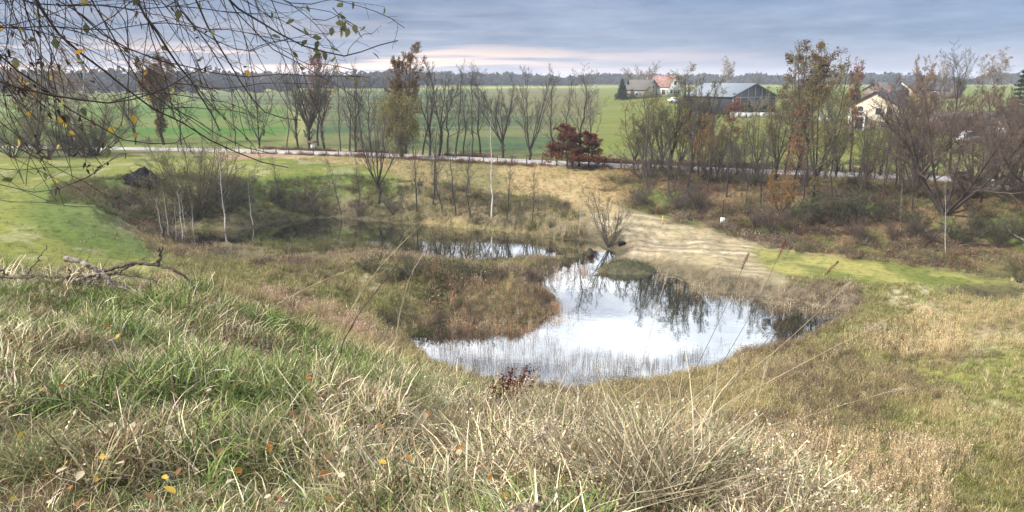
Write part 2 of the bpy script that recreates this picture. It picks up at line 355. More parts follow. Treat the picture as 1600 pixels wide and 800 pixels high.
Z_FB = zone([(445, 226), (470, 185), (440, 165), (300, 158), (300, 140), (760, 138), (850, 180), (925, 232), (930, 246), (700, 236)])
Z_FBR = zone([(750, 150), (740, 139), (920, 139), (990, 165), (930, 180), (925, 215), (860, 190)])
Z_FY = zone([(925, 185), (940, 160), (930, 139), (1010, 142), (1100, 165), (1250, 190), (1700, 215), (1700, 262), (1300, 258), (1100, 252), (925, 246)])
Z_STRIP = zone([(440, 226), (465, 195), (445, 168), (455, 168), (490, 195), (470, 226)])
def ground_colour(x, y):
    n = x.shape; c = np.empty(n + (3,)); w = (fbm(x, y, 5.0, 4) - .5) * 5; w2 = (fbm(x + 30, y + 9, 1.2, 3) - .5)
    r = np.hypot(x, y); f1 = fbm(x + 5, y + 2, 7.0, 4); f2 = fbm(x - 30, y + 12, 2.0, 4)
    def lay(k, col): c[:] = c * (1 - k[..., None]) + np.array(col) * k[..., None]
    c[:] = (.15, .135, .065)
    lay(smooth(.42, .62, f1), (.26, .20, .10)); lay(smooth(.5, .68, f2) * .7, (.11, .14, .035)); lay(smooth(.58, .75, fbm(x + 77, y, 3, 3)) * .6, (.33, .28, .19))
    mo = smooth(.44, .6, fbm(x * 1.3, y * .8, 6., 4)) * smooth(2, 9, x - y * .28); lay(mo * .9, (.15, .165, .045)); lay(mo * smooth(.56, .66, f2), (.38, .33, .22))
    far = smooth(100, 118, r + (x * .25)); lay(far, (.12, .17, .05))
    def pz(poly, col, fe, amt=1.0, wob=1.0): k = smooth(fe, -fe, sdpoly(poly, x, y) + w * wob) * amt; lay(k, col); return k
    kp = pz(Z_PLAT, (.155, .165, .042), .7, 1, .25)
    lay(kp * smooth(.5, .65, f1) * .8, (.095, .115, .03)); lay(kp * smooth(.58, .68, f2) * .5, (.27, .25, .15))
    sl = sdpoly(PIT, x, y); bank = smooth(9, 6, sl) * smooth(-1, .5, sl); lay(bank * .9, (.13, .115, .07)); lay(bank * smooth(.48, .62, f2) * .6, (.22, .17, .12))
    lip = smooth(3.0, 5.5, sl) * smooth(11, 8.5, sl) * smooth(-8, -14, x); lay(lip * .8, (.085, .125, .03))
    kt = pz(Z_TRAIL, (.30, .22, .12), 2.5, .9, .4); lay(kt * smooth(.5, .6, f2) * .6, (.38, .29, .18))
    brk = smooth(-16, -8, x) * smooth(20, 8, x) * smooth(58, 64, y) * smooth(95, 88, y) * smooth(1.5, 2.8, RB(np.arctan2(x, y), np.log(r + .3)))
    lay(brk * .7 * smooth(.35, .6, f1), (.30, .22, .12))
    ks = pz(Z_SAND, (.37, .30, .21), 1.2, 1, .3)
    # wheel ruts curving across the sand
    dc = np.hypot(x - 6, (y - 38) * 1.35); rut = np.sin(dc * 3.4 + w2 * 2.0) * smooth(.25, .5, fbm(x, y, 9, 2)); lay(ks * smooth(.1, .45, rut) * .9, (.20, .155, .10)); lay(ks * smooth(-.2, -.5, rut) * .5, (.48, .42, .32)); lay(ks * smooth(.5, .62, fbm(x * .5 + y * .3, y * 1.6 - x * .5, 2.4, 4)) * .45, (.22, .19, .10)); lay(ks * smooth(.52, .64, fbm(x, y, 1.5, 4)) * .5, (.20, .155, .11))
    kg = pz(Z_GREENR, (.125, .14, .038), .8, .9, .3); lay(kg * smooth(.46, .62, f2) * .6, (.32, .28, .10))
    hb = smooth(2, -3, sdpoly([P(*p, 2) for p in [(930, 300), (1000, 330), (1100, 343), (1250, 366), (1400, 385), (1800, 415), (1800, 312), (1300, 285), (950, 268)]], x, y) + w * .4)
    lay(hb, (.13, .09, .055)); lay(hb * smooth(.5, .6, f2) * .8, (.09, .12, .035)); lay(hb * smooth(.55, .65, f1) * .6, (.2, .11, .06))
    top = smooth(5, 3.5, dline(ROAD, x, y)) * (1 - smooth(1.9, 2.3, dline(ROAD, x, y))); lay(top * .7, (.19, .11, .07))
    pz(Z_PINKROAD, (.28, .18, .13), 1, .8, .2)
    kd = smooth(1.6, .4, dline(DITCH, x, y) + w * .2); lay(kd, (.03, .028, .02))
    for po in (POND_A, POND_B, CHAN, PUD):
        s = sdpoly(po, x, y); lay(smooth(2.4, .6, s + w * .25) * .85, (.06, .052, .035))
    mud = smooth(.8, -.8, sdpoly([P(*p, .5) for p in [(1225, 448), (1330, 455), (1345, 470), (1306, 480), (1230, 466), (1140, 452), (1050, 425), (1000, 412), (1120, 446)]], x, y) + w * .2); lay(mud, (.14, .115, .085))
    # farmland
    fk = far
    for po, col, fe, wb in ((Z_FG1, (.05, .115, .02), 3, .3), (Z_FB, (.04, .072, .034), 3, .5), (Z_FBR, (.10, .092, .05), 14, 3), (Z_FY, (.115, .135, .028), 3, .6), (Z_STRIP, (.19, .19, .07), 2, .2)):
        k = smooth(fe, -fe, sdpoly(po, x, y) + w * wb) * fk; lay(k, col)
    f9 = fbm(x * .3, y, 14.0, 4); lay(fk * smooth(.45, .65, f9) * .45, (.17, .15, .06)); lay(fk * smooth(.5, .62, fbm(x * .12 + y * .05, y, 5., 3)) * .3, (.09, .11, .03)); lay(fk * smooth(380, 620, r), (.13, .15, .06)); lay(fk * smooth(560, 640, r) * smooth(720, 660, r) * .8, (.30, .30, .08))
    tl = np.sin(x * .42 + y * .10 + w * .1); lay(fk * smooth(.965, .995, tl) * .45, (.12, .10, .05)); tl2 = np.sin(x * .03 - y * .16 + w * .15); lay(fk * smooth(.2, .9, tl2) * .16, (.16, .16, .06))
    # the near hill
    hk = smooth(3, -.5, sdpoly(HILL, x, y)); lay(hk, (.055, .055, .025)); lay(hk * smooth(.45, .6, fbm(x, y, .7, 3)), (.09, .065, .04))
    return np.clip(c, .01, .8)
azs = np.concatenate([np.linspace(-180, -60, 50)[:-1], np.linspace(-60, -40, 60)[:-1], np.linspace(-40, 40, 700), np.linspace(40, 60, 60)[1:], np.linspace(60, 180, 50)[1:]])
rs = np.concatenate([[.02, .5, .9], 1.4 * np.exp(np.arange(0, 640) * .0125)]); rs = rs[rs < 3600]
AZ, RR = np.meshgrid(np.radians(azs), rs); GX = RR * np.sin(AZ); GY = RR * np.cos(AZ)
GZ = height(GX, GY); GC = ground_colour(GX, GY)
nr, nc = GX.shape; ii = np.arange(nr * nc).reshape(nr, nc)
gq = np.stack([ii[:-1, :-1], ii[1:, :-1], ii[1:, 1:], ii[:-1, 1:]], -1).reshape(-1, 4)[:, ::-1]
gm = bpy.data.materials.new('ground'); gm.use_nodes = True; t = gm.node_tree; b = t.nodes['Principled BSDF']
b.inputs['Roughness'].default_value = 1; b.inputs['Specular IOR Level'].default_value = .1
at = N(t, 'ShaderNodeAttribute', attribute_name='Col'); tcg = N(t, 'ShaderNodeTexCoord')
n1 = N(t, 'ShaderNodeTexNoise'); n1.inputs['Scale'].default_value = 2.2; n1.inputs['Detail'].default_value = 9; n1.inputs['Roughness'].default_value = .78; L(t, tcg.outputs['Object'], n1.inputs['Vector'])
n2 = N(t, 'ShaderNodeTexNoise'); n2.inputs['Scale'].default_value = .25; n2.inputs['Detail'].default_value = 6; n2.inputs['Roughness'].default_value = .65; L(t, tcg.outputs['Object'], n2.inputs['Vector'])
v1 = ramp(t, [(.32, (.32, .32, .3)), (.5, (.95, .95, .95)), (.7, (1.25, 1.18, 1.05))], n1.outputs[0]).outputs[0]
v2 = ramp(t, [(.3, (.8, .84, .8)), (.7, (1.0, 1.0, .95))], n2.outputs[0]).outputs[0]
cc = mixc(t, 1, mixc(t, 1, at.outputs['Color'], v1, 'MULTIPLY'), v2, 'MULTIPLY'); cs = N(t, 'ShaderNodeVectorMath'); cs.operation = 'SCALE'; cs.inputs[3].default_value = 1.25
L(t, cc, cs.inputs[0]); L(t, cs.outputs[0], b.inputs['Base Color'])
bp = N(t, 'ShaderNodeBump'); bp.inputs['Strength'].default_value = .6; bp.inputs['Distance'].default_value = .12; L(t, n1.outputs[0], bp.inputs['Height']); L(t, bp.outputs[0], b.inputs['Normal'])
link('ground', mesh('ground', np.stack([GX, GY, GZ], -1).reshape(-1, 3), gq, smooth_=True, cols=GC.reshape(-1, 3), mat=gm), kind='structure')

# pond water
wm = bpy.data.materials.new('water'); wm.use_nodes = True; t = wm.node_tree; t.nodes.clear()
df = N(t, 'ShaderNodeBsdfDiffuse'); df.inputs[0].default_value = (.008, .013, .009, 1)
gl = N(t, 'ShaderNodeBsdfGlossy'); gl.inputs['Roughness'].default_value = .02; gl.inputs[0].default_value = (.86, .87, .87, 1)
lw = N(t, 'ShaderNodeLayerWeight'); lw.inputs[0].default_value = .5
fr = math_(t, 'MULTIPLY_ADD', lw.outputs['Facing'], .92, 0.0, clamp=True)
nw = N(t, 'ShaderNodeTexNoise'); nw.inputs['Scale'].default_value = 1.1; nw.inputs['Detail'].default_value = 3; tw = N(t, 'ShaderNodeTexCoord'); L(t, tw.outputs['Object'], nw.inputs['Vector'])
bw = N(t, 'ShaderNodeBump'); bw.inputs['Strength'].default_value = .06; bw.inputs['Distance'].default_value = .05; L(t, nw.outputs[0], bw.inputs['Height']); L(t, bw.outputs[0], gl.inputs['Normal'])
mx = N(t, 'ShaderNodeMixShader'); L(t, fr, mx.inputs[0]); L(t, df.outputs[0], mx.inputs[1]); L(t, gl.outputs[0], mx.inputs[2])
L(t, mx.outputs[0], N(t, 'ShaderNodeOutputMaterial').inputs[0])
link('water', mesh('water', [(-45, 18, 0), (75, 18, 0), (75, 85, 0), (-45, 85, 0)], [[0, 1, 2, 3]], mat=wm), kind='structure')

# narrow paved road
rp = []
for (ax, ay), (bx, by) in zip(ROAD[:-1], ROAD[1:]):
    for k in range(12): rp.append((ax + (bx - ax) * k / 12, ay + (by - ay) * k / 12))
rp = np.array(rp); rp = np.stack([np.convolve(np.pad(rp[:, i], 10, 'edge'), np.ones(21) / 21, 'valid') for i in (0, 1)], 1)
rt = np.gradient(rp, axis=0); rt /= np.linalg.norm(rt, axis=1, keepdims=True); rn = np.c_[-rt[:, 1], rt[:, 0]]
M_ROAD = mat_plain('road', (.40, .38, .37), (.30, .285, .27), .8, .9, .2)
rows = [rp + rn * o for o in (-1.9, -1.8, 1.8, 1.9)]; zz = [3.80, 3.90, 3.90, 3.80]
rv = np.concatenate([np.c_[a, np.full(len(a), z)] for a, z in zip(rows, zz)]); n_ = len(rp)
rq = [[j * n_ + i, j * n_ + i + 1, (j + 1) * n_ + i + 1, (j + 1) * n_ + i] for j in range(3) for i in range(n_ - 1)]
link('road', mesh('road', rv, rq, mat=M_ROAD), kind='structure')

# ------------------------------------------------------------------ haze
HZ = bpy.data.materials.new('haze'); HZ.use_nodes = True; t = HZ.node_tree; t.nodes.clear()
HZ.cycles.homogeneous_volume = True; HZ.cycles.volume_sampling = 'DISTANCE'
pv = N(t, 'ShaderNodeVolumePrincipled'); pv.inputs['Density'].default_value = .0003; pv.inputs['Color'].default_value = (.80, .87, 1, 1)
L(t, pv.outputs[0], N(t, 'ShaderNodeOutputMaterial').inputs['Volume'])
HAZE = True
if HAZE:
    MB().box((0, 0, 22), (8000, 8000, 56)).obj('haze', HZ, kind='stuff')

# ------------------------------------------------------------------ growing trees
def unit(v): return v / (np.linalg.norm(v, axis=-1, keepdims=True) + 1e-9)
def stem(pts, r0, r1, K=8):
    pts = np.array(pts, float); s = np.r_[0, np.cumsum(np.linalg.norm(np.diff(pts, axis=0), axis=1))]
    u = np.linspace(0, s[-1], K); p = np.stack([np.interp(u, s, pts[:, i]) for i in range(3)], 1)
    return p, r0 + (r1 - r0) * (np.linspace(0, 1, K) ** .8)
def sprout(rng, pts, rad, n, t0=.3, t1=1.0, ang=(45, 12), ratio=.5, trop=.1, gnarl=.12, K=5, rr=.6, tip=.3, fall=.6, minr=.004, rmax=99, updir=0.0):
    """children of a batch of branches: pts (B,K,3), rad (B,K)"""
    B, Kp, _ = pts.shape; seglen = np.linalg.norm(np.diff(pts, axis=1), axis=2).sum(1)
    bi = np.repeat(np.arange(B), n); m = len(bi)
    tt = np.tile((np.arange(n) + .5) / n, B) + (rng.rand(m) - .5) / n
    tt = t0 + (t1 - t0) * np.clip(tt, 0, .999)
    f = tt * (Kp - 1); i0 = np.minimum(f.astype(int), Kp - 2); fr = (f - i0)[:, None]
    p0 = pts[bi, i0] * (1 - fr) + pts[bi, i0 + 1] * fr; tg = unit(pts[bi, i0 + 1] - pts[bi, i0])
    r0 = rad[bi, i0] * (1 - fr[:, 0]) + rad[bi, i0 + 1] * fr[:, 0]
    ph = np.arange(m) * 2.4 + rng.rand(m) * 1.2
    a = np.where(np.abs(tg[:, 2:3]) > .9, [[1., 0, 0]], [[0, 0, 1.]]); u = unit(np.cross(tg, a)); w = np.cross(tg, u)
    side = u * np.cos(ph)[:, None] + w * np.sin(ph)[:, None]
    side = unit(side + np.array([0, 0, updir]))
    an = np.radians(np.clip(rng.normal(ang[0], ang[1], m), 5, 120))[:, None]
    d = unit(tg * np.cos(an) + side * np.sin(an))
    ln = seglen[bi] * ratio * (1 - fall * (tt - t0) / (1 - t0 + 1e-6)) * (.65 + .7 * rng.rand(m))
    out = np.empty((m, K, 3)); out[:, 0] = p0; st = (ln / (K - 1))[:, None]
    for k in range(1, K):
        d = unit(d + rng.normal(size=(m, 3)) * gnarl + np.array([0, 0, trop]))
        out[:, k] = out[:, k - 1] + d * st
    r0 = np.minimum(np.maximum(r0 * rr, minr), rmax)
    rd = r0[:, None] * (1 - (1 - tip) * np.linspace(0, 1, K)[None])
    return out, np.maximum(rd, minr * .7)
PROTO = {}; G4 = 'trees of the roadside hedge'
def make_tree(kind, H, stems, levels, bark, twig, leaf=None, nleaf=0, lsize=.12, name='bare_tree', tside=6, seed=1, droop=None):
    rng = np.random.RandomState(seed); tb = MB(); cb = MB(); lv = []
    for s in stems(rng):
        p, r = s; tb.tubes(p, r, tside); lv.append((p[None], r[None]))
    cur = [(p, r) for p, r in lv]; last = None
    for li, spec in enumerate(levels):
        nxt = []
        for p, r in cur:
            q = sprout(rng, p, r, **spec); nxt.append(q); cb.tubes(q[0], q[1], 4 if li == 0 else 3)
        P_ = np.concatenate([a for a, _ in nxt]); R_ = np.concatenate([b for _, b in nxt]); cur = [(P_, R_)]; last = P_
    tm = tb.mesh(kind + '_trunk', bark, True); cm = cb.mesh(kind + '_crown', twig)
    H = max(v.co.z for v in cm.vertices)
    lm = None
    if nleaf:
        flat = last[:, 1:].reshape(-1, 3)
        cl = vn3(flat / (H * .16), seed)          # leaves hang in clumps
        pr = np.clip((cl - .34) * 3, .12, 1); pr /= pr.sum()
        idx = rng.choice(len(flat), nleaf, p=pr); pos = flat[idx] + rng.normal(size=(nleaf, 3)) * lsize * 1.2
        lm = MB().leaves(pos, lsize, rng).mesh(kind + '_leaves', leaf)
    PROTO[kind] = (H, tm, cm, lm, name)
def vn3(p, seed):
    return np.array([mnoise.noise(Vector(q) + Vector((seed * 3.1, 0, 0))) for q in p]) * .5 + .5
def plant(kind, px, py, top, label, group=None, cat=None, rz=None, d=None, lean=None, xy=None, wid=1.0, name=None, sink=.1, d0=13):
    H, tm, cm, lm, nm = PROTO[kind]; nm = name or nm
    if xy is None: xy = PD(px, py, d)[:2] if d else hit(px, py, d0)
    x, y = xy; z = hz(x, y); top = top - (.16 if kind.startswith('olive') else .09) * (py - top) - 2; jt = random.Random(int(px * 17 + py * 5)).uniform(-8, 26 if group == G4 else 10) if kind.startswith(('fan', 'slim', 'olive')) else 0; top = top - jt; rd = ray(px, top); zt = CAMZ + rd[2] * (y / rd[1]); h = max(.5, zt - z)
    s = h / H; rr0 = random.Random(int(px * 13 + py * 3)); wid = wid * rr0.uniform(.85, 1.12)
    if kind.startswith(('fan', 'slim', 'olive')) and lean is None: lean = (rr0.uniform(-4, 4), rr0.uniform(-4, 4))
    if kind in ('fan0', 'fan1', 'fan2', 'fan3') and 'fan' not in label and 'fork' not in label and rr0.random() < .65: H, tm, cm, lm, _ = PROTO['crown%d' % rr0.choice((0, 1, 2))]; s = h / H
    elif kind in ('fan0', 'fan1') and rr0.random() < .45: H, tm, cm, lm, _ = PROTO['fan%d' % rr0.choice((4, 5))]; s = h / H
    rt = thing(nm, label, cat or nm.replace('_', ' '), (x, y, z - sink), random.Random(int(px * 7 + py)).random() * 6.28 if rz is None else rz, (s * wid, s * wid, s), group)
    if lean: rt.rotation_euler = (R(lean[0]), R(lean[1]), rt.rotation_euler.z)
    if tm: link('trunk', tm, rt)
    c = link('crown', cm, rt)
    if lm: link('foliage', lm, c)
    return rt

LV = dict
def one_stem(H, r, top=.95, wig=.02, K=10):
    def f(rng):
        z = np.linspace(0, H * top, K); o = np.cumsum(rng.normal(size=(K, 2)) * H * wig * .5, axis=0); o[0] = 0; o[1] *= .3
        return [stem(np.c_[o, z], r, r * .12, K)]
    return f
def fan_stems(H, r, n, fork=.22, spread=.28, lean=0.0, top=.9):
    def f(rng):
        out = [stem([(0, 0, 0), (.02 * H, 0, fork * H * .6), (.0, 0, fork * H)], r, r * .8, 5)]
        for i in range(n):
            a = i * 6.283 / n + rng.rand() * .8; s = spread * H * (.5 + .7 * rng.rand()); hh = H * top * (.58 + .42 * rng.rand() ** .7)
            zf = fork * H * (.8 + .3 * rng.rand())
            pts = [(0, 0, zf * .9), (math.cos(a) * s * .35, math.sin(a) * s * .35, zf + (hh - zf) * .25), (math.cos(a + .15) * s * (.62 + .2 * rng.rand()), math.sin(a - .2) * s * .7, zf + (hh - zf) * .6), (math.cos(a) * s, math.sin(a) * s, hh)]
            out.append(stem(pts, r * .55, r * .08, 9))
        return out
    return f
def multi_stems(H, r, n, spread=.5, base=.15, top=.95, lowbend=.3):
    def f(rng):
        out = []
        for i in range(n):
            a = i * 6.283 / n + rng.rand(); s = spread * H * (.25 + .9 * rng.rand()); b = base * H * rng.rand(); hh = H * top * (.6 + .4 * rng.rand())
            c, s_ = math.cos(a), math.sin(a)
            out.append(stem([(c * b * .3, s_ * b * .3, 0), (c * (b + s * lowbend), s_ * (b + s * lowbend), hh * .33), (c * (b + s * .7), s_ * (b + s * .7), hh * .68), (c * (b + s), s_ * (b + s), hh)], r * (.6 + .5 * rng.rand()), r * .1, 8))
        return out
    return f
oakc = [(.17, .10, .045), (.11, .065, .035), (.22, .15, .065), (.085, .055, .03)]
LF_OAK = mat_leaf('leaves_oak_brown', oakc)
LF_RED = mat_leaf('leaves_dark_red', [(.15, .05, .035), (.09, .03, .024), (.19, .08, .05), (.12, .06, .04)])
LF_YEL = mat_leaf('leaves_olive_yellow', [(.22, .19, .07), (.15, .14, .06), (.27, .2, .06), (.12, .11, .05)])
LF_WIL = mat_leaf('leaves_willow', [(.24, .22, .08), (.17, .16, .06), (.28, .24, .10), (.13, .13, .05)])
LF_GRN = mat_leaf('leaves_needle_green', [(.018, .035, .018), (.03, .05, .028), (.022, .04, .025), (.04, .06, .03)], .1)
LF_DGR = mat_leaf('leaves_bramble', [(.04, .07, .02), (.06, .09, .03), (.09, .08, .03), (.03, .05, .02)])
LF_ORA = mat_leaf('leaves_orange', [(.28, .16, .06), (.22, .11, .05), (.33, .22, .07), (.16, .08, .04)])
LF_PINK = mat_leaf('leaves_rosy_brown', [(.24, .10, .07), (.17, .075, .05), (.30, .15, .10), (.14, .07, .05)])

for i, (n, fk, sp) in enumerate([(6, .24, .2), (8, .2, .26), (4, .32, .15), (6, .12, .26), (3, .36, .16), (9, .26, .22)]):
    make_tree('fan%d' % i, 12, fan_stems(12, .17, n, fk, sp), [LV(n=10, t0=.2, ang=(28, 8), ratio=.38, trop=.12, gnarl=.1, K=5, minr=.024, rr=.55), LV(n=8, t0=.2, ang=(30, 9), ratio=.42, trop=.1, gnarl=.14, K=4, minr=.016), LV(n=5, t0=.2, ang=(32, 10), ratio=.5, trop=.06, gnarl=.15, K=3, minr=.010)], BARKD, TWIG, seed=10 + i)
for i in range(3):
    make_tree('crown%d' % i, 12, one_stem(12, .17, .88, .035), [LV(n=20 + 4 * i, t0=.28, ang=(52, 10), ratio=.36, trop=.17, gnarl=.14, K=6, minr=.022, rr=.5, fall=.5), LV(n=8, t0=.15, ang=(40, 12), ratio=.45, trop=.1, gnarl=.15, K=4, minr=.015), LV(n=5, t0=.2, ang=(36, 12), ratio=.5, K=3, minr=.0105)], BARKD, TWIG, seed=140 + i)
for i in range(3):
    make_tree('slim%d' % i, 12, one_stem(12, .13, wig=.02), [LV(n=30, t0=.22, ang=(38, 8), ratio=.24, trop=.18, gnarl=.1, K=5, minr=.016, rr=.4), LV(n=7, t0=.15, ang=(35, 10), ratio=.4, trop=.1, K=4, minr=.011), LV(n=4, t0=.2, ang=(35, 10), ratio=.5, K=3, minr=.009)], BARKD, TWIG, seed=30 + i)
for i in range(2):
    make_tree('olive%d' % i, 12, fan_stems(12, .17, 5 + i, .15, .2), [LV(n=11, t0=.1, ang=(40, 12), ratio=.36, trop=.08, gnarl=.13, K=5, minr=.018), LV(n=8, t0=.15, ang=(42, 14), ratio=.45, trop=.03, gnarl=.16, K=4, minr=.012), LV(n=6, t0=.1, ang=(45, 14), ratio=.5, K=3, minr=.012)], BARKD, TWIGO, LF_YEL, 2200, .07, seed=50 + i)
for i in range(2):
    make_tree('oak%d' % i, 18, fan_stems(18, .27, 7, .3, .17, top=.93), [LV(n=11, t0=.15, ang=(38, 10), ratio=.36, trop=.12, gnarl=.13, K=6, minr=.03, rr=.45), LV(n=8, t0=.2, ang=(42, 12), ratio=.42, trop=.05, K=4, minr=.018), LV(n=5, t0=.2, ang=(45, 14), ratio=.5, K=3, minr=.012)], BARKD, TWIGB, LF_OAK, 15000, .115, name='oak_tree', seed=61 + i)
make_tree('redoak', 8, one_stem(8, .12, .95, .012), [LV(n=34, t0=.06, ang=(68, 8), ratio=.5, trop=.08, gnarl=.1, K=6, minr=.02, rr=.4, fall=.75), LV(n=9, t0=.15, ang=(42, 12), ratio=.42, K=4, minr=.012), LV(n=4, t0=.2, ang=(45, 14), ratio=.5, K=3, minr=.009)], BARKD, TWIGB, LF_RED, 13000, .11, name='red_oak_tree', seed=71)
make_tree('rosy', 12, one_stem(12, .15, .95, .02), [LV(n=28, t0=.15, ang=(45, 10), ratio=.3, trop=.14, gnarl=.1, K=5, minr=.018, rr=.4), LV(n=8, t0=.15, ang=(38, 12), ratio=.42, K=4, minr=.012), LV(n=4, t0=.2, ang=(40, 14), ratio=.5, K=3, minr=.009)], BARKD, TWIGB, LF_PINK, 2800, .10, name='red_leaved_tree', seed=77)
make_tree('golden', 12, fan_stems(12, .18, 6, .2, .22), [LV(n=10, t0=.1, ang=(35, 12), ratio=.36, trop=.1, gnarl=.13, K=5, minr=.02), LV(n=8, t0=.15, ang=(42, 14), ratio=.45, trop=.03, K=4, minr=.014), LV(n=4, t0=.1, ang=(45, 14), ratio=.5, K=3, minr=.011)], BARKD, TWIGB, LF_ORA, 5000, .11, name='golden_leaved_tree', seed=78)
make_tree('willow', 10, fan_stems(10, .24, 8, .35, .22, top=.95), [LV(n=12, t0=.3, ang=(60, 14), ratio=.32, trop=-.12, gnarl=.1, K=5, minr=.02, fall=.2), LV(n=9, t0=.3, ang=(60, 20), ratio=1.6, trop=-.75, gnarl=.06, K=7, minr=.012, fall=.3)], BARKD, TWIGO, LF_WIL, 16000, .10, name='weeping_willow', seed=81)
for i in range(2):
    make_tree('birch%d' % i, 8, one_stem(8, .075, .98, .012), [LV(n=20, t0=.2, ang=(42, 8), ratio=.2, trop=.12, gnarl=.1, K=4, minr=.014, rr=.4), LV(n=5, t0=.15, ang=(35, 12), ratio=.5, K=3, minr=.009)], BIRCH, TWIGP, name='birch_sapling', seed=91 + i)
make_tree('birchbig', 14, fan_stems(14, .16, 4, .25, .14, top=.97), [LV(n=13, t0=.2, ang=(36, 8), ratio=.3, trop=.05, gnarl=.1, K=5, minr=.03, rr=.4), LV(n=9, t0=.15, ang=(40, 14), ratio=.55, trop=-.08, K=4, minr=.024), LV(n=5, t0=.2, ang=(40, 14), ratio=.5, trop=-.1, K=3, minr=.020)], BIRCH, TWIGP, LF_ORA, 900, .12, name='birch_tree', seed=95)
make_tree('round', 14, fan_stems(14, .3, 9, .25, .36, top=.92), [LV(n=9, t0=.2, ang=(30, 10), ratio=.42, trop=.03, gnarl=.1, K=5, minr=.045), LV(n=8, t0=.15, ang=(36, 12), ratio=.45, K=4, minr=.038), LV(n=5, t0=.2, ang=(40, 14), ratio=.5, K=3, minr=.03)], BARK, TWIGP, name='bare_tree', seed=97)
make_tree('bigwillow', 12, multi_stems(12, .17, 7, .62, .02, .9, .42), [LV(n=12, t0=.25, ang=(38, 14), ratio=.42, trop=.1, gnarl=.18, K=6, minr=.018), LV(n=10, t0=.15, ang=(40, 14), ratio=.42, trop=.12, gnarl=.16, K=4, minr=.015), LV(n=8, t0=.1, ang=(34, 12), ratio=.6, trop=.14, gnarl=.12, K=3, minr=.012)], BARKD, TWIGB, name='willow_tree', seed=101)
make_tree('bigwillow1', 12, multi_stems(12, .14, 6, .45, .02, .95, .35), [LV(n=12, t0=.25, ang=(38, 14), ratio=.4, trop=.1, gnarl=.18, K=6, minr=.018), LV(n=9, t0=.15, ang=(40, 14), ratio=.42, trop=.12, gnarl=.16, K=4, minr=.015), LV(n=8, t0=.1, ang=(34, 12), ratio=.6, trop=.14, gnarl=.12, K=3, minr=.012)], BARKD, TWIGB, LF_PINK, 700, .08, name='willow_tree', seed=103)
for i, (tw, lf, nl) in enumerate([(TWIG, None, 0), (TWIGB, None, 0), (TWIGO, LF_YEL, 900), (TWIG, LF_DGR, 1500)]):
    make_tree('shrub%d' % i, 4, multi_stems(4, .045, 12, .5, .12), [LV(n=9, t0=.1, ang=(36, 12), ratio=.38, trop=.1, gnarl=.12, K=4, minr=.012), LV(n=7, t0=.1, ang=(38, 14), ratio=.5, trop=.06, K=3, minr=.008), LV(n=4, t0=.1, ang=(38, 14), ratio=.6, trop=.05, K=3, minr=.006)], BARK, tw, lf, nl, .06, name='shrub', seed=110 + i)
make_tree('osier', 7, multi_stems(7, .07, 16, .55, .15), [LV(n=12, t0=.1, ang=(30, 12), ratio=.38, trop=.1, gnarl=.1, K=4, minr=.012), LV(n=8, t0=.1, ang=(34, 14), ratio=.5, trop=.06, K=3, minr=.009), LV(n=5, t0=.1, ang=(38, 14), ratio=.55, trop=.05, K=3, minr=.0075)], BARK, TWIGO, LF_WIL, 2500, .045, name='osier_bush', seed=120)
# spruce: whorls of drooping boughs clothed in needle sprays
def conifer(kind, H, w, seed, layers=26, nb=9):
    rng = np.random.RandomState(seed); tb = MB(); tb.tubes(*stem([(0, 0, 0), (0, 0, H)], .16, .02, 6), 6)
    cb = MB(); lb = MB(); pos = []
    for i in range(layers):
        t_ = (i + .5) / layers; z = H * (.08 + .9 * t_); rl = w * (1 - t_) ** .85 * (.7 + .5 * rng.rand())
        for j in range(nb):
            a = j * 6.283 / nb + i * 1.3 + rng.rand() * .4; l = rl * (.75 + .4 * rng.rand())
            pts = np.array([[math.cos(a) * l * k, math.sin(a) * l * k, z - .22 * l * k * k] for k in (0, .35, .7, 1)]); cb.tubes(pts, np.array([.03, .02, .015, .01]), 3)
            m = int(10 + l * 14); k = rng.rand(m) ** .7; pos.append(np.c_[math.cos(a) * l * k, math.sin(a) * l * k, z - .22 * l * k * k - .1 * rng.rand(m)] + rng.normal(size=(m, 3)) * .12)
    lb.leaves(np.concatenate(pos), .22, rng, asp=.35)
    PROTO[kind] = (H, tb.mesh(kind + '_trunk', BARKD, True), cb.mesh(kind + '_crown', TWIG), lb.mesh(kind + '_needles', LF_GRN), 'spruce_tree')
conifer('spruce', 10, 3.0, 131); conifer('cedar', 12, 2.4, 132, 13, 7)

# ------------------------------------------------------------------ trees of the scene (base pixel column/row, top row)
G1 = 'bare trees along the road'; G2 = 'oaks holding brown leaves'; G3 = 'birch saplings in the pit'; G4 = 'trees of the roadside hedge'; G5 = 'shrubs on the banks'
T = plant
T('fan0', 212, 226, 150, 'bare forked tree by the road left of the round brown-leaved oak', G1)
T('oak1', 256, 226, 96, 'round brown-leaved tree by the road behind the overhanging branches', G2, wid=1.25)
T('fan2', 283, 226, 130, 'narrow bare tree just right of the round brown-leaved tree', G1)
T('slim0', 332, 215, 125, 'thin bare tree standing in the bright green field edge', G1)
T('slim1', 368, 228, 135, 'slim bare tree left of the V-forked tree', G1)
T('fan3', 405, 231, 138, 'V-forked bare tree in front of the brightest green field', G1, wid=.9)
T('rosy', 497, 228, 88, 'tall tree with rusty leaves standing behind the bare fan tree', G1)
T('fan1', 484, 233, 105, 'wide bare fan-shaped tree beside the little white roadside marker', G1, wid=1.25)
T('fan2', 508, 235, 118, 'upright bare tree right of the wide fan-shaped one', G1)
T('fan0', 546, 236, 118, 'dense grey bare tree left of the weeping willow', G1, wid=1.2)
T('fan3', 580, 238, 116, 'grey many-stemmed bare tree close to the weeping willow', G1, wid=1.1)
T('oak0', 634, 240, 80, 'tall oak with brown leaves rising behind the weeping willow', G2, wid=1.0)
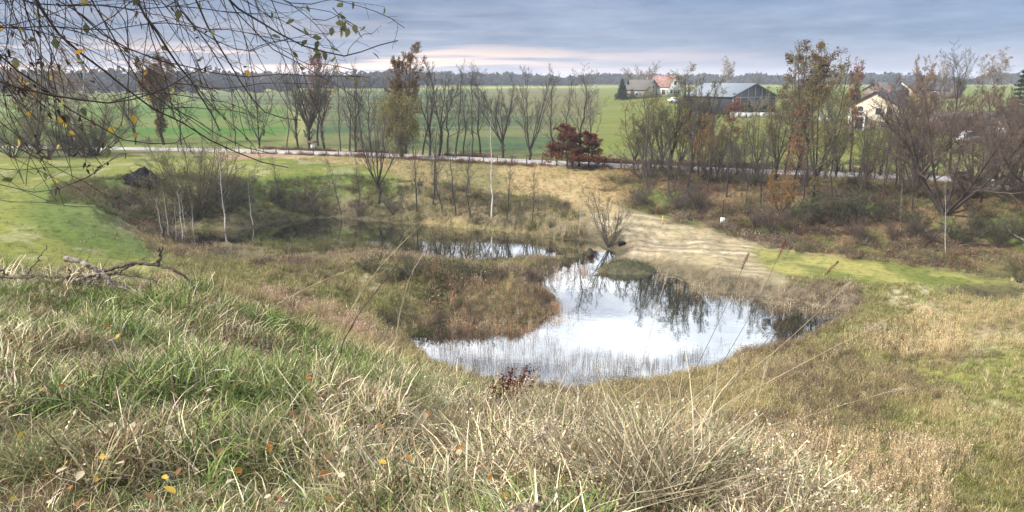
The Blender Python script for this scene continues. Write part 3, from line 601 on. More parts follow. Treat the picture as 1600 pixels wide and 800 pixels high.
T('willow', 627, 248, 148, 'weeping willow with yellow-green hanging twigs beside the road', None, wid=.95)
T('fan2', 686, 245, 104, 'tall bare tree first to the right of the willow', G1)
T('slim2', 712, 246, 103, 'tall slim bare tree between the willow and the red oaks', G1, wid=1.2)
T('slim0', 724, 243, 118, 'thin grey bare tree close behind a taller slim one', G1)
T('fan0', 751, 245, 116, 'small bare tree with a rusty tuft low on its trunk', G1, wid=.9)
T('fan1', 786, 247, 118, 'symmetrical bare fan tree, the fullest right of the willow', G1, wid=1.2)
T('fan3', 827, 251, 116, 'bare tree with low spreading forks right of the fullest fan tree', G1)
T('slim1', 862, 248, 128, 'slim dark bare tree left of the red oak bushes', G1, wid=1.3)
T('slim2', 878, 247, 134, 'short slim bare tree behind the red oak bushes', G1)
T('fan1', 905, 260, 118, 'tall bare tree rising out of the red oak bushes', G1, wid=1.0)
T('fan2', 925, 252, 140, 'leaning bare tree at the right edge of the red oaks', G1, lean=(0, 8))
T('redoak', 886, 262, 200, 'dark red oak bush at the roadside, the larger left one', 'red oaks at the roadside', wid=1.6)
T('redoak', 920, 262, 210, 'dark red oak bush at the roadside, the smaller right one', 'red oaks at the roadside', wid=1.6)
for px, py, top, k, lb in [(532, 236, 112, 'slim0', 'thin grey tree left of the dense grey one'), (556, 238, 120, 'fan4', 'sparse forked tree right of the dense grey one'), (568, 237, 108, 'slim2', 'tall thin grey tree between two dense ones'), (600, 240, 126, 'slim1', 'thin grey tree touching the left of the willow'), (660, 243, 116, 'slim0', 'thin grey tree close right of the tall oak'), (672, 244, 128, 'fan4', 'small forked tree right of the tall oak'), (700, 245, 122, 'fan0', 'grey tree between two tall slim ones'), (738, 246, 112, 'slim1', 'tall thin grey tree left of the one with a rusty tuft'), (448, 232, 128, 'slim0', 'thin grey tree left of the wide fan-shaped one'), (466, 233, 112, 'fan4', 'open forked tree touching the wide fan-shaped one')]:
    T(k, px, py, top, lb, G1)
# inside and around the pit
T('fan1', 592, 318, 165, 'bare grey tree growing on the far pit bank left of the willow', 'trees on the pit bank', wid=.85)
T('slim1', 677, 322, 200, 'thin bare tree on the pit bank, left of a close pair', 'trees on the pit bank')
T('slim0', 692, 332, 205, 'thin bare tree on the pit bank, right of a close pair', 'trees on the pit bank')
T('slim2', 712, 335, 222, 'low thin bare tree beside the pond below the bank', 'trees on the pit bank')
T('slim1', 534, 335, 250, 'small leaning bare tree above the left end of the pond', 'trees on the pit bank', lean=(0, -10))
T('birch0', 768, 340, 190, 'thin white-stemmed birch standing alone above the middle of the pond', 'slender white birches')
T('birch1', 904, 366, 280, 'crooked pale birch at the right end of the upper pond', 'slender white birches', lean=(0, 5), wid=.5)
T('shrub0', 952, 386, 298, 'dark bare bush on the neck of land between the ponds', 'bare bushes by the water', wid=.75)
T('osier', 306, 342, 212, 'big grey-green willow bush in the left corner of the pit', None, wid=1.15)
T('shrub2', 268, 352, 270, 'olive twiggy bush left of the big grey-green willow bush', 'bare bushes by the water')
T('shrub0', 360, 330, 268, 'grey bush on the bank right of the big grey-green willow bush', 'bare bushes by the water')
for px, py, top, ln, lb in [(254, 372, 312, 8, 'leftmost leaning white birch sapling beside the green slope'), (266, 378, 302, 4, 'tall white birch sapling second from the green slope'), (275, 380, 318, 2, 'short white birch sapling third from the green slope'), (285, 382, 300, 0, 'straight white birch sapling fourth from the green slope'),
                            (293, 372, 305, 0, 'thin pale birch sapling in front of the willow bush'), (303, 366, 316, 3, 'small pale birch sapling right in front of the willow bush'), (352, 360, 252, 0, 'tallest white birch sapling with low side branches at the pond head'), (395, 350, 288, 2, 'single pale birch sapling at the foot of the far pit bank')]:
    T('birch%d' % (px % 2), px, py, top, lb, G3, cat='birch sapling', lean=(0, ln), wid=1.2)
for px, py, top, lb in [(505, 397, 368, 'small yellowish willow sprout on the near shore under the dark water, left'), (548, 398, 360, 'small yellowish willow sprout on the near shore under the dark water, right'), (690, 408, 352, 'yellow-leaved willow sprout in front of the bright strip of the upper pond'), (735, 410, 366, 'low yellowish sprout right of the yellow-leaved one before the upper pond'), (455, 402, 372, 'low yellowish sprout at the left end of the near shore'), (640, 440, 405, 'dark olive bush on the hummocks between the ponds, left'), (745, 438, 408, 'dark olive bush on the hummocks between the ponds, right'), (580, 432, 402, 'small dark olive bush on the hummocks, leftmost')]:
    T('shrub2' if 'yellow' in lb else 'shrub3', px, py, top, lb, 'small bushes between the ponds', cat='bush', wid=1.0 if 'yellow' in lb else 2.0)
# hedge right of the sand
T('olive0', 1004, 268, 158, 'olive twiggy tree at the left end of the hedge', G4)
T('fan2', 1016, 270, 160, 'upright dark tree near the left end of the hedge', G4, wid=1.1)
T('olive1', 1034, 272, 148, 'dense olive tree in front of the small houses', G4, wid=1.1)
T('fan0', 1049, 272, 158, 'dark forked tree between two olive ones in the hedge', G4)
T('olive0', 1080, 270, 122, 'tall tree with yellow-olive leaves left of the barn', G4, wid=.95)
T('golden', 1098, 282, 185, 'small orange-leaved tree low in the hedge left of the barn', G4, wid=.8)
T('rosy', 1142, 262, 160, 'red-brown leaved tree in front of the dark barn', G4, wid=1.35)
T('olive1', 1120, 285, 190, 'low olive tree under the barn roof slope', G4)
T('slim0', 1158, 290, 196, 'thin bare sapling in front of the barn gable', G4)
T('fan3', 1197, 266, 165, 'dark bare tree at the right corner of the barn', G4)
T('slim2', 1174, 296, 190, 'pale bare sapling crowding the hedge below the barn', G4)
T('oak0', 1248, 262, 78, 'largest oak of the hedge, tall with a brown leafy top', G2, wid=1.15)
T('fan2', 1226, 275, 110, 'bare narrow tree touching the left side of the largest oak', G4, wid=.9)
T('rosy', 1240, 300, 160, 'red-brown leaved tree low in front of the largest oak', G4, wid=1.1)
T('olive0', 1272, 316, 116, 'olive tree with long side limbs right of the largest oak', G4, wid=.9)
T('fan3', 1205, 300, 210, 'low dark bare tree below the barn', G4)
T('golden', 1218, 345, 270, 'yellow-leaved bush on the bank above the sand', G5, name='leafy_bush', cat='bush', wid=.9)
T('rosy', 1328, 268, 104, 'slender tree with a few rusty top leaves left of the yellow house', G4, wid=.8, lean=(0, 3))
T('fan1', 1385, 285, 165, 'thin bare tree in front of the yellow house', G4, wid=.7)
T('slim1', 1366, 282, 170, 'slim bare tree before the wall of the yellow house', G4)
T('olive1', 1352, 300, 190, 'bare olive bushy tree below the yellow house', G4)
T('slim2', 1400, 292, 150, 'tall slim bare tree right of the yellow house', G4, wid=1.1)
for px, py, top, k, lb in [(990, 266, 170, 'olive1', 'low olive bushy tree at the very left end of the hedge'), (1062, 275, 165, 'olive0', 'olive tree directly below the white house'), (1090, 274, 150, 'fan1', 'bare spreading tree below the left end of the barn'), (1112, 272, 175, 'olive0', 'olive tree just left of the barn gable'), (1130, 280, 200, 'fan0', 'low bare tree below the red-brown leaved one'), (1150, 275, 185, 'olive1', 'olive twiggy tree before the middle of the barn'), (1182, 272, 175, 'olive0', 'olive twiggy tree before the barn gable'), (1212, 280, 160, 'olive1', 'dull olive tree between the barn and the largest oak'), (1262, 275, 150, 'fan2', 'bare upright tree behind the right side of the largest oak'), (1290, 282, 165, 'olive0', 'olive tree between the largest oak and the villa'), (1305, 280, 180, 'fan1', 'bare fan tree between the largest oak and the villa'), (1342, 278, 175, 'fan2', 'bare narrow tree at the left wall of the villa'), (1375, 275, 200, 'olive1', 'low olive tree before the foot of the villa'), (1410, 280, 180, 'olive0', 'olive tree in the hedge right of the villa'), (1440, 290, 165, 'bigwillow1', 'brown willow behind the left limbs of the largest one'), (1520, 285, 150, 'bigwillow1', 'brown willow behind the right limbs of the largest one'), (1580, 292, 160, 'bigwillow1', 'brown willow in front of the white shed')]:
    T(k, px, py, top, lb, G4 if 'willow' not in k else 'sprawling brown willows')
for px, py, top, k, lb in [(1012, 300, 170, 'slim0', 'grey sapling on the bank above the yellow stake, leftmost'), (1045, 306, 190, 'slim1', 'grey sapling on the bank directly above the yellow stake'), (1075, 300, 165, 'slim2', 'tall grey sapling on the bank right of the yellow stake'), (1105, 300, 172, 'slim0', 'grey sapling rising beside the small orange-leaved tree'), (1135, 310, 185, 'slim1', 'grey sapling on the bank straight above the notice board'), (1188, 318, 200, 'slim2', 'grey sapling right of the notice board, tall'), (1165, 322, 225, 'slim0', 'short grey sapling just right of the notice board'), (1256, 312, 175, 'slim1', 'slim sapling at the foot of the largest oak'), (1300, 318, 188, 'slim0', 'slim sapling on the bank between oak and villa'), (1338, 322, 200, 'slim2', 'slim sapling on the bank under the villa, left'), (1378, 326, 205, 'slim1', 'slim sapling on the bank under the villa, right'), (1425, 330, 200, 'slim0', 'slim sapling left of the largest sprawling willow'), (1530, 330, 215, 'slim2', 'slim sapling right of the largest sprawling willow'), (652, 332, 215, 'slim2', 'thin grey sapling on the far shore below the willow'), (735, 340, 225, 'slim0', 'thin grey sapling on the far shore left of the lone birch'), (792, 342, 240, 'slim1', 'thin grey sapling on the far shore right of the lone birch'), (560, 330, 255, 'slim0', 'small grey sapling under the forked tree of the pit bank'), (440, 328, 255, 'slim1', 'small grey sapling at the dark end of the pond'), (832, 350, 262, 'slim2', 'small grey sapling near the crooked birch')]:
    T(k, px, py, top, lb, 'grey saplings on the banks', cat='sapling', name='sapling')
T('bigwillow', 1475, 338, 128, 'largest sprawling willow with dark limbs and brown twigs', 'sprawling brown willows', wid=1.12, rz=.4)
T('bigwillow1', 1428, 300, 138, 'brown twiggy willow left of the largest sprawling one', 'sprawling brown willows', wid=.9)
T('bigwillow1', 1560, 300, 132, 'brown twiggy willow right of the largest sprawling one', 'sprawling brown willows', wid=1.2, rz=2.2)
T('bigwillow', 1640, 322, 150, 'brown willow reaching in from the right edge', 'sprawling brown willows', rz=3.0)
T('fan0', 1484, 272, 100, 'dark trunked bare tree behind the largest sprawling willow', G4, wid=.9)
T('fan1', 1595, 278, 165, 'bare tree beside the white shed', G4)
T('birch0', 1477, 398, 276, 'leaning white birch stem, the taller of two on the right bank', 'slender white birches', lean=(0, 7), wid=.55)
T('birch1', 1407, 362, 292, 'leaning white birch stem, the shorter of two on the right bank', 'slender white birches', lean=(0, 7), wid=.5)
T('shrub2', 1592, 440, 392, 'small yellow-leaved bush at the right edge by the puddle', None, wid=.8)
HT = [(1008, 284, 222, 0), (1028, 286, 230, 1), (1056, 288, 226, 0), (1084, 290, 228, 1), (1115, 290, 222, 0), (1146, 294, 232, 1), (1176, 296, 228, 0), (1212, 300, 234, 1), (1262, 296, 232, 1), (1296, 300, 236, 0), (1345, 304, 240, 1), (1378, 306, 238, 0), (1412, 310, 236, 1), (1448, 312, 240, 0), (1520, 312, 240, 1), (1556, 314, 246, 0), (1590, 318, 244, 1)]
OWH = 'first second third fourth fifth sixth seventh eighth ninth tenth eleventh twelfth thirteenth fourteenth fifteenth sixteenth seventeenth'.split()
for (px, py, top, k), w_ in zip(HT[::2], OWH):
    T('shrub%d' % k, px, py, top, '%s thicket bush on the top of the right bank, %s from its left end' % ('grey' if k == 0 else 'purple-brown', w_), 'thicket bushes on the bank top', cat='bush', wid=1.25)
# behind the fields and houses
T('round', 998, 138, 100, 'round pale bare tree standing alone behind the grey-roofed house', 'trees on the skyline', d=300, wid=1.05)
T('birchbig', 1135, 140, 92, 'pale wispy tree behind the barn roof', 'trees on the skyline', d=290, wid=1.1)
T('olive0', 1180, 145, 122, 'small dull green tree behind the right end of the barn', 'trees on the skyline', d=280)
T('golden', 1442, 150, 92, 'tall tree with light brown leaves on the hilltop', 'trees on the skyline', d=215, wid=.85)
T('birchbig', 1470, 150, 92, 'pale birch beside the hilltop house', 'trees on the skyline', d=215, wid=.9)
T('fan3', 1496, 150, 92, 'dark bare tree before the brown hilltop house', 'trees on the skyline', d=205)
T('birchbig', 1550, 150, 80, 'wide pale birch, the tallest on the hilltop', 'trees on the skyline', d=210, wid=1.5)
T('birchbig', 1310, 160, 108, 'pale wispy tree left of the hilltop houses', 'trees on the skyline', d=260)
T('olive1', 1296, 185, 118, 'grey-green tree behind the largest oak', 'trees on the skyline', d=170, wid=1.2)
T('olive0', 1320, 178, 135, 'dull green tree touching the yellow house', 'trees on the skyline', d=185, wid=1.3)
T('golden', 1425, 205, 140, 'orange tree at the right wall of the yellow house', 'trees on the skyline', d=150, wid=.9)
T('golden', 1455, 195, 150, 'orange tree between the yellow house and the long building', 'trees on the skyline', d=160, wid=1.1)
T('golden', 1545, 190, 140, 'orange-brown tree behind the long building', 'trees on the skyline', d=180, wid=1.3)
T('round', 1185, 178, 150, 'small pale bare tree before the barn gable', 'trees on the skyline', d=190, wid=.9)
T('spruce', 972, 147, 126, 'wide dark spruce at the left end of the farm houses', 'dark spruces', d=262, wid=1.5)
T('spruce', 981, 147, 129, 'narrow dark spruce beside the grey-roofed house', 'dark spruces', d=268, wid=.9)
T('spruce', 1337, 160, 130, 'dark spruce left of the hilltop houses', 'dark spruces', d=200, wid=.9)
T('cedar', 1588, 185, 114, 'ragged dark conifer at the right edge of the sky', 'dark spruces', d=150, wid=1.3)
# left edge
T('olive0', 62, 240, 118, 'grey bushy tree at the left edge, left of a pale one', 'hazy trees at the left', wid=1.5)
T('birchbig', 120, 232, 88, 'pale hazy tree, the tallest behind the branches at left', 'hazy trees at the left', wid=1.3, d=122)
T('birchbig', 48, 230, 92, 'pale hazy tree nearest the left edge', 'hazy trees at the left', wid=1.3, d=128)
T('osier', 150, 243, 150, 'broad grey willow bush by the left plateau', 'hazy trees at the left', wid=1.4)
T('osier', 20, 246, 178, 'broad grey bush at the left edge of the plateau', 'hazy trees at the left', wid=1.4)
T('shrub1', 110, 244, 200, 'dark brown bush between the two broad grey ones', 'hazy trees at the left', wid=1.8)
T('shrub1', 75, 246, 205, 'dark brown bush low at the left plateau edge', 'hazy trees at the left', wid=2.0)
T('shrub3', 133, 246, 205, 'dark green-grey bush at the foot of the broad willow', 'hazy trees at the left', wid=1.6)
# shrubs on the banks
rg = random.Random(5)
SH = [(945, 300, 255, 0), (970, 318, 272, 0), (1000, 325, 270, 0), (1030, 322, 262, 1), (1062, 332, 275, 0), (1092, 325, 268, 1), (1180, 352, 300, 1), (1165, 335, 282, 2), (1205, 358, 305, 1), (1236, 360, 312, 1), (1262, 352, 296, 3), (1290, 350, 280, 3), (1322, 348, 278, 3), (1340, 372, 318, 1), (1372, 345, 285, 3), (1395, 372, 322, 1), (1430, 366, 310, 3), (1450, 380, 330, 0), (1500, 384, 326, 3), (1530, 372, 312, 3), (1560, 388, 330, 3), (1592, 372, 305, 2), (1140, 318, 262, 1), (1300, 300, 262, 2),
      (455, 330, 285, 0), (490, 335, 292, 1), (560, 338, 300, 1), (615, 335, 290, 0), (640, 330, 288, 1), (655, 348, 310, 2), (740, 350, 312, 1), (800, 352, 306, 0), (830, 360, 318, 2), (860, 356, 310, 1), (790, 330, 292, 2), (430, 318, 286, 3), (720, 325, 290, 0)]
tone = {0: 'grey twiggy', 1: 'purple-brown twiggy', 2: 'straw-olive twiggy', 3: 'dark green-leaved'}
marks = ['white notice on a pole', 'tall birch stem', 'yellow stake']
def near_mark(px, py):
    if px < 480: return 'on the pit bank above the dark water'
    if px < 640: return 'on the pit bank under the grey tree'
    if px < 700: return 'on the far shore under the thin paired trees'
    if px < 810: return 'on the far shore around the lone white birch'
    if px < 900: return 'on the far shore left of the crooked birch'
    if px < 1010: return 'on the bank under the red oaks'
    if px < 1120: return 'on the bank above the yellow stake'
    if px < 1270: return 'on the bank beside the white notice'
    if px < 1400: return 'on the bank under the slender rusty tree'
    if px < 1520: return 'under the largest sprawling willow'
    return 'at the right end of the bank'
seen = {}
for px, py, top, k in [q for q in SH if not (q[0] > 940 and q[1] < 325)]:
    lb = '%s bush %s' % (tone[k], near_mark(px, py)); seen.setdefault(lb, []).append((px, py, top, k))
ordw = {2: ['left', 'right'], 3: ['left', 'middle', 'right'], 1: ['']}
for lb, ls in seen.items():
    ls.sort()
    for (px, py, top, k), w in zip(ls, ordw.get(len(ls), ['first', 'second', 'third', 'fourth'])):
        T('shrub%d' % k, px, py, top + ((.6 if 630 < px < 880 else .22) * (py - top)), lb + (', the %s one' % w if w else ''), G5, cat='bush', wid=rg.uniform(.9, 1.4))

# ------------------------------------------------------------------ scattered growth that nobody could count
def blades(rng, n, h, spread, lean, curl, w, K=4, hv=.5, flat=0):
    az_ = rng.rand(n) * 6.283; b = rng.rand(n) ** .5 * spread; a2 = rng.rand(n) * 6.283
    p = np.zeros((n, K, 3)); p[:, 0, 0] = np.cos(a2) * b; p[:, 0, 1] = np.sin(a2) * b
    H = h * (1 - hv + hv * rng.rand(n)); th = np.radians(lean) * rng.rand(n); cu = np.radians(curl) * (.3 + rng.rand(n)); dv = rng.normal(size=n) * .3
    for k in range(1, K):
        st = H / (K - 1); aa = az_ + dv * k
        p[:, k, 0] = p[:, k - 1, 0] + np.sin(th) * np.cos(aa) * st; p[:, k, 1] = p[:, k - 1, 1] + np.sin(th) * np.sin(aa) * st; p[:, k, 2] = p[:, k - 1, 2] + np.cos(th) * st; th = th + cu / (K - 1)
    wd = w * (.6 + .8 * rng.rand(n)); tz = az_ + 1.57 + rng.normal(size=n) * .6; wv = np.c_[np.cos(tz), np.sin(tz), rng.normal(size=n) * .2]
    tp = np.linspace(1, .12, K) ** .8
    v = np.stack([p - wv[:, None] * (wd[:, None] * tp)[..., None] / 2, p + wv[:, None] * (wd[:, None] * tp)[..., None] / 2], 2)
    idx = np.arange(n * K * 2).reshape(n, K, 2)
    q = np.stack([idx[:, :-1, 0], idx[:, :-1, 1], idx[:, 1:, 1], idx[:, 1:, 0]], -1)
    return v.reshape(-1, 3), q.reshape(-1, 4), p
def clump(name, seed, plume=0, psize=.03, **kw):
    rng = np.random.RandomState(seed); v, q, p = blades(rng, **kw); m = MB().add(v, q)
    if plume:
        tip = p[:, -1]; pr = p[:, -2]; f = rng.rand(len(tip), plume, 1) * .6 + .4
        pos = (pr[:, None] * (1 - f) + tip[:, None] * f).reshape(-1, 3) + rng.normal(size=(len(tip) * plume, 3)) * psize * .4; m.leaves(pos, psize, rng, asp=.45)
    return m.mesh(name, M_TUFT)
def bramble(name, seed, h=.9, n=60, leaf=0, lsz=.05):
    rng = np.random.RandomState(seed); m = MB(); a = rng.rand(n) * 6.283; st = np.zeros((n, 5, 3)); r0 = rng.rand(n) * .5
    d = unit(np.c_[np.cos(a) * .6, np.sin(a) * .6, .5 + rng.rand(n)]); st[:, 0] = np.c_[np.cos(a) * r0, np.sin(a) * r0, np.zeros(n)]
    for k in range(1, 5):
        d = unit(d + rng.normal(size=(n, 3)) * .28 - np.array([0, 0, .1])); st[:, k] = st[:, k - 1] + d * h * .35 * (.5 + rng.rand(n, 1))
    m.tubes(st, np.repeat(np.linspace(.012, .005, 5)[None], n, 0), 3)
    c = sprout(rng, st, np.full((n, 5), .008), 4, t0=.2, ang=(40, 14), ratio=.4, K=3, minr=.006); m.tubes(c[0], c[1], 3)
    if leaf: m.leaves(c[0][:, 1:].reshape(-1, 3)[rng.randint(0, n * 8, leaf)], lsz, rng)
    return m.mesh(name, M_TUFT)
def scatter(name, variants, x, y, z, scl, tiltx, tilty, cA, cB, label=None, seed=0, zs=None, yaw=None):
    rng = np.random.RandomState(seed); n = len(x)
    me = bpy.data.meshes.new(name); me.vertices.add(n); me.vertices.foreach_set('co', np.c_[x, y, z].astype(np.float32).ravel())
    def at(nm, ty, key, arr): a = me.attributes.new(nm, ty, 'POINT'); a.data.foreach_set(key, np.ascontiguousarray(arr).astype(np.int32 if ty == 'INT' else np.float32).ravel())
    at('rot', 'FLOAT_VECTOR', 'vector', np.c_[tiltx, tilty, rng.rand(n) * 6.283 if yaw is None else yaw]); at('scl', 'FLOAT_VECTOR', 'vector', np.c_[scl, scl, scl if zs is None else zs])
    at('idx', 'INT', 'value', rng.randint(0, len(variants), n)); at('colA', 'FLOAT_COLOR', 'color', np.c_[cA, np.ones(n)]); at('colB', 'FLOAT_COLOR', 'color', np.c_[cB, np.ones(n)])
    o = link(name, me, kind='stuff')
    if label: o['label'] = label
    g = bpy.data.node_groups.new(name, 'GeometryNodeTree'); g.interface.new_socket('Geometry', in_out='INPUT', socket_type='NodeSocketGeometry'); g.interface.new_socket('Geometry', in_out='OUTPUT', socket_type='NodeSocketGeometry')
    gi = g.nodes.new('NodeGroupInput'); go = g.nodes.new('NodeGroupOutput'); ip = g.nodes.new('GeometryNodeInstanceOnPoints'); jn = g.nodes.new('GeometryNodeJoinGeometry')
    for vm in variants[::-1]:
        so = bpy.data.objects.new(vm.name, vm)                  # source, never linked to the scene
        oi = g.nodes.new('GeometryNodeObjectInfo'); oi.inputs['Object'].default_value = so; oi.inputs['As Instance'].default_value = False
        gt = g.nodes.new('GeometryNodeGeometryToInstance'); g.links.new(oi.outputs['Geometry'], gt.inputs[0]); g.links.new(gt.outputs[0], jn.inputs[0])
    def na(nm, ty): a = g.nodes.new('GeometryNodeInputNamedAttribute'); a.data_type = ty; a.inputs[0].default_value = nm; return a.outputs['Attribute']
    mp = g.nodes.new('GeometryNodeMeshToPoints'); g.links.new(gi.outputs[0], mp.inputs[0])
    g.links.new(mp.outputs[0], ip.inputs['Points']); g.links.new(jn.outputs[0], ip.inputs['Instance']); ip.inputs['Pick Instance'].default_value = True
    g.links.new(na('idx', 'INT'), ip.inputs['Instance Index']); g.links.new(na('rot', 'FLOAT_VECTOR'), ip.inputs['Rotation']); g.links.new(na('scl', 'FLOAT_VECTOR'), ip.inputs['Scale'])
    g.links.new(ip.outputs[0], go.inputs[0])
    md = o.modifiers.new('scatter', 'NODES'); md.node_group = g
    return o
def lpsample(rng, n, a0, a1, r0, r1, p=0.0):                   # even in azimuth and log distance: denser near by
    a = np.radians(a0 + (a1 - a0) * rng.rand(n)); r = r0 * np.exp(np.log(r1 / r0) * rng.rand(n) ** (1 + p)); return r * np.sin(a), r * np.cos(a)
def mixcol(rng, n, cols, w=None, j=.12):
    c = np.array(cols)[rng.choice(len(cols), n, p=w)]; return np.clip(c * (1 + rng.normal(size=(n, 1)) * j) * (1 + rng.normal(size=(n, 3)) * .04), .005, .9)
def pick(cond, *arrs): return [a[cond] for a in arrs]

# --- long matted grass of the near hill
GR = [(.14, .21, .05), (.19, .26, .08), (.09, .13, .045), (.24, .28, .11)]
ST = [(.60, .52, .34), (.66, .58, .41), (.38, .30, .18), (.24, .17, .10), (.17, .11, .07)]
ga = [clump('long_grass_%d' % i, 200 + i, n=24, h=.38, spread=.10, lean=92, curl=90, w=.0115, K=5) for i in range(5)]
gb = [clump('mat_grass_%d' % i, 210 + i, n=26, h=.36, spread=.2, lean=105, curl=40, w=.010, K=4) for i in range(4)]
rng = np.random.RandomState(3)
x, y = lpsample(rng, 27000, -50, 42, 1.5, 17); xb, yb = lpsample(rng, 15000, -48, 14, 6.5, 16); x = np.r_[x, xb]; y = np.r_[y, yb]; s = sdpoly(HILL, x, y); k = s < 2.2; x, y = pick(k, x, y); n = len(x)
f = fbm(x, y, 1.1, 3); g2 = fbm(x + 40, y, .5, 2); side = smooth(-3, 2.2, x - (y - 4) * .1)       # straw takes over to the right
strawy = np.clip(smooth(.38, .58, f) * .85 + side * .5 - .04, 0, 1)
pa = np.where((rng.rand(n) < strawy * .85)[:, None], mixcol(rng, n, ST), mixcol(rng, n, GR)); pb = np.where((rng.rand(n) < .38 + strawy * .5)[:, None], mixcol(rng, n, ST), mixcol(rng, n, GR))
scatter('grass', ga + gb, x, y, height(x, y) - .03, (.40 + .55 * rng.rand(n)) * (.55 + .7 * smooth(.42, .65, g2)) * (.85 + .3 * side) * (1 + .45 * smooth(6, 9.5, y)), rng.normal(size=n) * .2, rng.normal(size=n) * .2, pa, pb, 'long green and straw grass matted over the near hill', 1)
# tall dry grass standing on the brow and round the hill's right shoulder
gt_ = [clump('tall_grass_%d' % i, 220 + i, plume=3, psize=.012, n=16, h=.85, spread=.12, lean=22, curl=38, w=.0038, K=6) for i in range(4)]
x, y = lpsample(rng, 5000, -42, 42, 2.6, 16); s = sdpoly(HILL, x, y); pr = .03 + .6 * smooth(-1.5, 1.5, x) * smooth(-2.2, -.3, s) + .15 * smooth(-1.3, 0, s)
k = (s < 1.6) & (rng.rand(len(x)) < pr) & (fbm(x, y, 1.2, 2) > .42); x, y = pick(k, x, y); n = len(x)
scatter('tall_dry_grass', gt_, x, y, height(x, y) - .03, .3 + .35 * rng.rand(n), rng.normal(size=n) * .2, rng.normal(size=n) * .16, mixcol(rng, n, ST), mixcol(rng, n, ST[:2] + [(.33, .22, .14)]), 'tall straw grass on the brow of the hill', 2)

# --- marsh, slopes and flats
WET = POND_A, POND_B, CHAN, PUD
def wetness(x, y): return np.minimum.reduce([sdpoly(p, x, y) for p in WET])
ts = [clump('tuft_%d' % i, 230 + i, n=26, h=.30, spread=.2, lean=60, curl=60, w=.014, K=3) for i in range(4)]
tm_ = [clump('straw_tuft_%d' % i, 240 + i, plume=2, psize=.02, n=24, h=.62, spread=.2, lean=30, curl=40, w=.010, K=4) for i in range(4)]
rd_ = [clump('reed_tuft_%d' % i, 250 + i, plume=5, psize=.04, n=15, h=1.5, spread=.34, lean=14, curl=18, w=.016, K=4, hv=.6) for i in range(4)]
sk_ = [clump('stalks_%d' % i, 260 + i, plume=2, psize=.03, n=7, h=.9, spread=.4, lean=12, curl=10, w=.012, K=3) for i in range(4)]
rng = np.random.RandomState(11)
x, y = lpsample(rng, 66000, -40, 42, 13, 100); xb, yb = lpsample(rng, 26000, -28, 30, 30, 64); x = np.r_[x, xb]; y = np.r_[y, yb]; r = np.hypot(x, y); w = wetness(x, y); kk = (w > -.05) & (sdpoly(HILL, x, y) > 1)
sand = sdpoly(Z_SAND, x, y); gr_ = sdpoly(Z_GREENR, x, y); plat = sdpoly(Z_PLAT, x, y); road = dline(ROAD, x, y); trail = sdpoly(Z_TRAIL, x, y)
kk &= (sand > rng.rand(len(x)) * 1.5) & (road > 3) & (gr_ > -.4) & ((plat > 0) | (rng.rand(len(x)) < .06)) & ((trail > 0) | (rng.rand(len(x)) < .3))
x, y, r, w, plat = pick(kk, x, y, r, w, plat); n = len(x); f1 = fbm(x + 5, y + 2, 7.0, 4); f2 = fbm(x - 30, y + 12, 2.0, 4); f3 = fbm(x + 91, y + 31, 4.0, 3)
OL = [(.20, .20, .07), (.27, .25, .10), (.15, .17, .05), (.32, .29, .14)]; SW = [(.46, .36, .18), (.38, .30, .16), (.52, .43, .25)]; BR = [(.17, .12, .09), (.24, .17, .12), (.12, .09, .07)]
ps = smooth(.44, .58, f1) * .75 + .12; pb_ = smooth(.55, .68, f3) * .6 + smooth(2.2, .4, w) * .6
cA = mixcol(rng, n, OL); mo = smooth(.44, .6, fbm(x * 1.3, y * .8, 6., 4)) * smooth(2, 9, x - y * .28); cA = np.where((rng.rand(n) < ps * (1 - .8 * mo))[:, None], mixcol(rng, n, SW), cA); cA = np.where((rng.rand(n) < pb_)[:, None], mixcol(rng, n, BR), cA)
cB = np.where((rng.rand(n) < .5)[:, None], mixcol(rng, n, OL), mixcol(rng, n, SW)); cB = np.where((rng.rand(n) < pb_ * .7)[:, None], mixcol(rng, n, BR), cB)
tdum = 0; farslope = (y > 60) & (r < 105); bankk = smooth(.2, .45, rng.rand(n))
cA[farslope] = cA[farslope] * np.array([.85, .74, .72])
tall = ~((r > 53) & (x < 0) & (w < 6)) & (rng.rand(n) > mo * .9) & (rng.rand(n) < .10 + .3 * smooth(.50, .60, f1) + .25 * smooth(.55, .65, f3) + .3 * smooth(2.5, .8, w)) & (plat > 0)
z = height(x, y) - .03
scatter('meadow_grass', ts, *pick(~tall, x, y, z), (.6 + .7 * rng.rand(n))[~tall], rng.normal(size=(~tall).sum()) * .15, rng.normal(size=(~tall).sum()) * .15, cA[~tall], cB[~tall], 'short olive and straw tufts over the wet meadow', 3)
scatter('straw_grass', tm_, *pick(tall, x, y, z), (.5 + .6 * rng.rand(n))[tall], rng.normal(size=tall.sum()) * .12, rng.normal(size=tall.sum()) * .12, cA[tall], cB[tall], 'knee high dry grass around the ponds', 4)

def fill(poly, n, rng, feather=1.0, amp=3.0, off=0.0):
    p = np.array(poly); a, b = p.min(0) - 1, p.max(0) + 1; q = a + (b - a) * rng.rand(n, 2); s = sdpoly(poly, q[:, 0], q[:, 1]) + (fbm(q[:, 0], q[:, 1], 3., 3) - .5) * amp + rng.rand(n) * feather - off
    return q[s < 0][:, 0], q[s < 0][:, 1]
